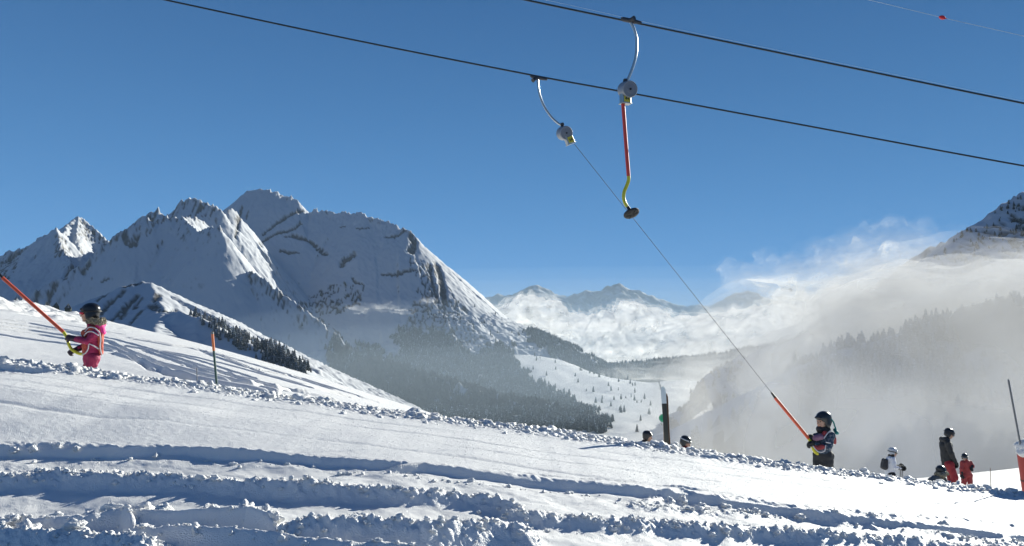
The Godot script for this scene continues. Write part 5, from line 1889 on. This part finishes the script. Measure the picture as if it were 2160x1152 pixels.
	# the grown-up in a dark jacket and red trousers, looking down to the right
	D = figure("person", "tall person in dark jacket and dark red trousers looking down to the right", 2000, 1049, 23.0, {
		"pelvis": [2000, 975, 0], "chest": [1996, 942, 0], "neck": [1999, 926, 0], "head": [2003.5, 916, 0],
		"shl": [1989, 935, -0.16], "ell": [1991, 955, -0.22], "hal": [2004, 974, -0.14], "shr": [2000, 936, 0.17], "elr": [2007, 956, 0.22], "har": [2016, 977, 0.14],
		"hipl": [1998, 979, -0.1], "knl": [2006, 1010, -0.12], "anl": [2003, 1044, -0.12], "hipr": [2003, 980, 0.1], "knr": [2014, 1008, 0.12], "anr": [2010, 1044, 0.12]},
		Vector3(0.9, -0.4, 0.25), 1.22, {"jacket": M.jacket_dark, "hem": -0.12, "trousers": M.trousers_red, "boots": M.boot, "gloves": M.glove_black, "helmet": M.helmet_black, "goggles": M.lens_grey, "head": 1.02}, 0.02)
	var J: Dictionary = D.J
	shell(D, "hood", [[J.neck + Vector3(-0.10, -0.02, -0.08), J.neck + Vector3(-0.10, -0.02, 0.08), 0.075, 0.075]], M.jacket_dark)

	# the woman in white with poles and a rucksack
	D = figure("person", "skier in white jacket and pale helmet with a dark rucksack, leaning on ski poles", 1880, 1064, 25.0, {
		"pelvis": [1878, 1000, 0], "chest": [1879, 972, 0], "neck": [1882, 962, 0], "head": [1884.5, 955, 0],
		"shl": [1876, 969, -0.15], "ell": [1882, 985, -0.2], "hal": [1899, 984, -0.12], "shr": [1883, 970, 0.15], "elr": [1886, 986, 0.2], "har": [1903, 987, 0.14],
		"hipl": [1878, 1003, -0.09], "knl": [1883, 1031, -0.1], "anl": [1879, 1061, -0.1], "hipr": [1881, 1003, 0.09], "knr": [1886, 1032, 0.1], "anr": [1882, 1061, 0.1]},
		Vector3(0.95, -0.15, 0.2), 1.12, {"jacket": M.jacket_white, "hem": -0.35, "trousers": M.trousers_black, "boots": M.boot, "gloves": M.glove_black, "grip": Vector3(0.1, 1, 0), "helmet": M.helmet_pale, "goggles": M.lens_grey, "head": 0.98}, 0.02)
	J = D.J
	shell(D, "rucksack", [[J.chest + Vector3(-0.17, 0.0, -0.05), J.chest + Vector3(-0.19, -0.17, -0.05), 0.070, 0.085], [J.chest + Vector3(-0.17, 0.0, 0.05), J.chest + Vector3(-0.19, -0.17, 0.05), 0.070, 0.085]], M.rucksack)
	shell(D, "hair", [[J.head + Vector3(-0.05, -0.06, 0.06), J.chest + Vector3(0.02, 0.02, 0.13), 0.05, 0.03], [J.head + Vector3(-0.09, -0.08, 0.0), J.neck + Vector3(-0.10, -0.10, 0.0), 0.06, 0.05]], M.hair)
	for s in [[1899, 984, 0.12, 1897.5], [1903, 987, -0.14, 1901]]:
		var st := tool()
		var a := P(s[0] + 0.8, s[1] - 3.0, 25.0 + s[2])
		var b := P(s[3], 1062, 25.0 + s[2])
		var pole := thing("ski_pole", b, "farther ski pole of the skier in white" if s[2] > 0.0 else "nearer ski pole of the skier in white", "ski pole", "ski poles of the skier in white")
		tube(st, [Vector3.ZERO, a - b], [0.012, 0.016], 8)
		put("shaft", st.commit(), M.pole_grey, pole)
		st = tool()
		tube(st, [(a - b) * 0.88, (a - b) * 1.02], [0.026, 0.028], 8)
		put("grip", st.commit(), M.black, pole)
		st = tool()
		lathe(st, Transform3D(Basis(), (a - b) * 0.05), [Vector2(0.012, 0.01), Vector2(0.055, 0.0), Vector2(0.055, 0.006), Vector2(0.012, 0.02)], 14)
		put("basket", st.commit(), M.black, pole)

	# the small skier in red, farther off
	D = figure("person", "small skier in a red suit and dark helmet standing beyond the tall person", 2040, 1046, 30.0, {
		"pelvis": [2040, 1000, 0], "chest": [2038.5, 979, 0], "neck": [2037, 970, 0], "head": [2035, 965, 0],
		"shl": [2030, 976, 0.02], "ell": [2028, 990, 0.1], "hal": [2028.5, 1003, 0.12], "shr": [2046, 975, -0.02], "elr": [2052, 983, 0.08], "har": [2050, 987, 0.16],
		"hipl": [2035, 1002, 0], "knl": [2033, 1024, 0.05], "anl": [2032, 1044, 0], "hipr": [2045, 1002, 0], "knr": [2047, 1024, 0.05], "anr": [2050, 1044, 0]},
		Vector3(-0.5, -0.1, 0.85), 1.06, {"jacket": M.suit_red, "hem": -0.05, "trousers": M.suit_red, "boots": M.boot, "gloves": M.glove_black, "helmet": M.helmet_dark, "goggles": M.lens_grey, "head": 0.92}, 0.022)

	# the one who sits in the snow in front of the tall person
	D = figure("person", "person in dark clothes and fur-edged helmet sitting in the snow beside the tall person", 1978, 1042, 22.0, {
		"pelvis": [1976, 1036, 0], "chest": [1980, 1012, 0.0], "neck": [1984, 1001, 0.0], "head": [1986, 995, 0.02],
		"shl": [1972, 1008, 0.03], "ell": [1962, 1014, 0.12], "hal": [1957, 1030, 0.14], "shr": [1991, 1010, 0.0], "elr": [1996, 1019, 0.12], "har": [1990, 1030, 0.2],
		"hipl": [1970, 1036, 0.08], "knl": [1975, 1022, 0.42], "anl": [1978, 1046, 0.55], "hipr": [1984, 1036, 0.08], "knr": [1990, 1024, 0.42], "anr": [1990, 1046, 0.55]},
		Vector3(0.35, -0.35, 0.87), 1.0, {"jacket": M.jacket_grey, "hem": 0.0, "trousers": M.trousers_black, "boots": M.boot, "gloves": M.glove_black, "helmet": M.helmet_dark, "goggles": M.lens_grey, "head": 0.98}, 0.02)
	J = D.J
	shell(D, "fur_collar", [[J.neck + Vector3(-0.11, 0.02, 0.05), J.neck + Vector3(0.0, -0.01, 0.13), 0.055, 0.055], [J.neck + Vector3(0.0, -0.01, 0.13), J.neck + Vector3(0.12, 0.03, 0.04), 0.055, 0.055]], M.fur, 0.012, 0.05)

	# two whose heads show over the bank near the planted skis
	D = figure("person", "black-clad person, helmet and shoulder showing over the bank left of the planted skis", 1360, 1035, 17.5, {
		"pelvis": [1355, 975, 0], "chest": [1357, 944, 0], "neck": [1362, 929, 0], "head": [1367, 921.5, 0],
		"shl": [1348, 938, -0.12], "ell": [1346, 955, -0.15], "hal": [1358, 968, -0.1], "shr": [1360, 940, 0.14], "elr": [1366, 957, 0.16], "har": [1378, 964, 0.1],
		"hipl": [1353, 980, -0.08], "knl": [1358, 1006, -0.08], "anl": [1355, 1034, -0.08], "hipr": [1357, 980, 0.08], "knr": [1362, 1006, 0.08], "anr": [1359, 1034, 0.08]},
		Vector3(0.92, -0.2, 0.2), 0.92, {"jacket": M.trousers_black, "trousers": M.trousers_black, "boots": M.boot, "gloves": M.glove_black, "helmet": M.helmet_black, "head": 0.80}, 0.02)
	D = figure("person", "person in dark red jacket and banded helmet behind the bank, right of planted skis", 1442, 1050, 19.0, {
		"pelvis": [1441, 992, 0], "chest": [1442, 957, 0], "neck": [1444, 942, 0], "head": [1447, 934, 0],
		"shl": [1433, 951, -0.1], "ell": [1431, 970, -0.16], "hal": [1444, 983, -0.1], "shr": [1448, 952, 0.13], "elr": [1454, 972, 0.16], "har": [1464, 980, 0.1],
		"hipl": [1439, 996, -0.09], "knl": [1444, 1021, -0.09], "anl": [1441, 1048, -0.09], "hipr": [1443, 996, 0.09], "knr": [1448, 1021, 0.09], "anr": [1445, 1048, 0.09]},
		Vector3(0.85, -0.35, 0.35), 1.0, {"jacket": M.jacket_maroon, "trousers": M.trousers_black, "boots": M.boot, "gloves": M.glove_black, "helmet": M.helmet_dark, "goggles": M.lens_grey, "goggles_up": 0.035, "strap": M.helmet_pale, "head": 0.98}, 0.02)

# ---------------------------------------------------------------- the scene

func _ready() -> void:
	var cam := Camera3D.new()
	cam.name = "camera"
	cam.fov = 35.0
	cam.near = 0.1
	cam.far = 60000.0
	cam.rotation = Vector3(PITCH, 0, 0)
	add_child(cam)
	var az := deg_to_rad(42.0)
	var el := deg_to_rad(19.0)
	var to_sun := Vector3(sin(az) * cos(el), sin(el), -cos(az) * cos(el))
	var sky := PanoramaSkyMaterial.new()
	sky.panorama = air(to_sun)
	var env := Environment.new()
	env.background_mode = Environment.BG_SKY
	env.sky = Sky.new()
	env.sky.sky_material = sky
	env.tonemap_mode = Environment.TONE_MAPPER_LINEAR
	env.tonemap_exposure = 1.9
	env.sdfgi_enabled = true
	env.ssao_enabled = true
	env.ssil_enabled = true
	env.volumetric_fog_enabled = true
	env.volumetric_fog_density = 0.000022
	env.volumetric_fog_albedo = lin(0.6, 0.8, 1.0)
	env.volumetric_fog_anisotropy = 0.0
	var around := WorldEnvironment.new()
	around.name = "surroundings"
	around.environment = env
	add_child(around)
	var sun := DirectionalLight3D.new()
	sun.name = "sun"
	sun.light_color = Color(1.0, 0.993, 0.943)
	sun.light_energy = 1.6
	sun.light_angular_distance = 0.53
	sun.shadow_enabled = true
	sun.basis = Basis.looking_at(-to_sun)
	add_child(sun)

	palette()
	plan_tracks()
	build_ground()
	build_clods()
	build_crumbs()
	build_valley()
	var land := build_mountains()
	build_trees(land)
	build_lift()
	build_markers()
	build_people()
	build_clouds()

func air(to_sun: Vector3) -> ImageTexture:
	# a clear winter sky: blue by height, paler low down and towards the sun
	var im := Image.create_empty(512, 256, false, Image.FORMAT_RGBF)
	for j in 256:
		var e := PI * (0.5 - (j + 0.5) / 256.0)
		var low := pow(1.0 - maxf(sin(e), 0.0), 3.1)
		for i in 512:
			var a := TAU * ((i + 0.5) / 512.0 - 0.5)
			var d := Vector3(sin(a) * cos(e), sin(e), -cos(a) * cos(e))
			var g := acos(clampf(d.dot(to_sun), -1.0, 1.0))
			var mie := 0.085 * exp(-g / 0.55) + 0.10 * exp(-g / 0.12)
			var c := Vector3(0.003, 0.028, 0.105).lerp(Vector3(0.060, 0.200, 0.415), low) + Vector3(0.85, 0.97, 1.0) * mie
			if e < 0.0:
				c = Vector3(0.09, 0.11, 0.14)
			im.set_pixel(i, j, Color(c.x, c.y, c.z))
	return ImageTexture.create_from_image(im)

func palette() -> void:
	var snow := mat("snow", Color(0.715, 0.71, 0.70), 0.55)
	var nz := NoiseTexture2D.new()
	nz.width = 512
	nz.height = 512
	nz.seamless = true
	nz.noise = noise(9, 0.2, 3)
	nz.as_normal_map = true
	nz.bump_strength = 5.0
	snow.normal_enabled = true
	snow.normal_texture = nz
	snow.normal_scale = 0.9
	snow.uv1_triplanar = true
	snow.uv1_world_triplanar = true
	snow.uv1_scale = Vector3(1.1, 1.1, 1.1)
	var rock := mat("rock_and_snow", Color(1, 1, 1), 0.8)
	rock.vertex_color_use_as_albedo = true
	var tree := mat("spruce_needles", Color(1, 1, 1), 0.85)
	tree.vertex_color_use_as_albedo = true
	M.tree = tree
	M.rock = rock
	mat("crystal", Color(0.92, 0.92, 0.93), 0.25)
	mat("twigs", Color(0.095, 0.09, 0.09), 0.9)
	M.twig = M.twigs

	mat("cable", Color(0.035, 0.045, 0.05), 0.5, 0.4)
	mat("wire", Color(0.62, 0.66, 0.7), 0.5)
	mat("cord", Color(0.07, 0.075, 0.08), 0.6)
	mat("iron", Color(0.07, 0.07, 0.075), 0.5, 0.5)
	mat("steel", Color(0.48, 0.49, 0.49), 0.3, 1.0)
	mat("zinc", Color(0.40, 0.41, 0.40), 0.35, 0.9)
	mat("drum", Color(0.30, 0.31, 0.33), 0.45, 0.4)
	mat("drum_face", Color(0.19, 0.205, 0.235), 0.55, 0.1)
	mat("black", Color(0.012, 0.012, 0.013), 0.5)
	mat("rubber", Color(0.018, 0.018, 0.018), 0.6)
	mat("plate", Color(0.62, 0.50, 0.04), 0.5)
	mat("marker_red", Color(0.72, 0.02, 0.03), 0.35)
	mat("stick_red", Color(0.60, 0.05, 0.035), 0.55)
	mat("stick_orange", Color(0.62, 0.09, 0.035), 0.55)
	mat("hook_yellow", Color(0.56, 0.52, 0.03), 0.4)
	mat("pole_green", Color(0.02, 0.07, 0.06), 0.5)
	mat("pole_orange", Color(0.62, 0.17, 0.05), 0.5)
	mat("pole_grey", Color(0.17, 0.17, 0.17), 0.5)
	mat("stake", Color(0.30, 0.22, 0.16), 0.7)
	mat("sign_green", Color(0.02, 0.30, 0.14), 0.45)
	mat("sign_pale", Color(0.15, 0.48, 0.30), 0.45)
	mat("ski_brown", Color(0.10, 0.055, 0.035), 0.4)
	mat("ski_dark", Color(0.015, 0.02, 0.018), 0.35)
	mat("ski_white", Color(0.62, 0.68, 0.68), 0.3)
	mat("pad_red", Color(0.36, 0.035, 0.025), 0.6)
	mat("pad_dark", Color(0.10, 0.012, 0.01), 0.6)
	mat("skin", Color(0.46, 0.27, 0.19), 0.55)
	M.skin.subsurf_scatter_enabled = true
	M.skin.subsurf_scatter_strength = 0.15
	mat("eye", Color(0.02, 0.015, 0.012), 0.2)
	for c in [["pink", 0.30, 0.012, 0.07], ["pink_dark", 0.24, 0.010, 0.055], ["pink_bright", 0.72, 0.03, 0.22], ["bib_orange", 0.42, 0.07, 0.04], ["bib_red", 0.26, 0.03, 0.035], ["bib_pink", 0.20, 0.10, 0.16], ["white_cloth", 0.56, 0.53, 0.54],
		["trousers_black", 0.014, 0.016, 0.02], ["trousers_red", 0.26, 0.015, 0.022], ["jacket_dark", 0.022, 0.023, 0.024], ["jacket_white", 0.68, 0.69, 0.72], ["jacket_grey", 0.09, 0.10, 0.11], ["jacket_maroon", 0.16, 0.012, 0.018], ["suit_red", 0.36, 0.05, 0.045],
		["glove_dark", 0.028, 0.014, 0.026], ["glove_black", 0.012, 0.014, 0.014], ["rucksack", 0.03, 0.032, 0.036], ["hair", 0.04, 0.028, 0.02], ["teal", 0.01, 0.16, 0.15]]:
		var m := mat(c[0], Color(c[1], c[2], c[3]), 0.75)
		m.rim_enabled = true
		m.rim = 0.3
		m.rim_tint = 0.5
	mat("fur", Color(0.24, 0.21, 0.15), 0.95)
	mat("boot", Color(0.03, 0.03, 0.033), 0.4)
	mat("helmet_black", Color(0.012, 0.012, 0.014), 0.32)
	mat("helmet_dark", Color(0.016, 0.020, 0.024), 0.30)
	mat("helmet_pale", Color(0.50, 0.52, 0.54), 0.35)
	mat("lens_red", Color(0.50, 0.02, 0.05), 0.18)
	mat("lens_grey", Color(0.10, 0.11, 0.12), 0.2)
	var fl := mat("flowers", Color(1, 1, 1), 0.75)
	var nt := NoiseTexture2D.new()
	nt.width = 256
	nt.height = 256
	nt.seamless = true
	nt.noise = noise(19, 0.045, 3)
	var ramp := Gradient.new()
	ramp.offsets = PackedFloat32Array([0.0, 0.40, 0.50, 0.60, 0.68, 0.74, 1.0])
	ramp.colors = PackedColorArray([lin(0.012, 0.02, 0.045), lin(0.014, 0.035, 0.065), lin(0.02, 0.075, 0.12), lin(0.02, 0.03, 0.05), lin(0.14, 0.18, 0.22), lin(0.30, 0.22, 0.26), lin(0.03, 0.12, 0.14)])
	nt.color_ramp = ramp
	fl.albedo_texture = nt
	fl.uv1_triplanar = true
	fl.uv1_scale = Vector3(2.2, 2.2, 2.2)
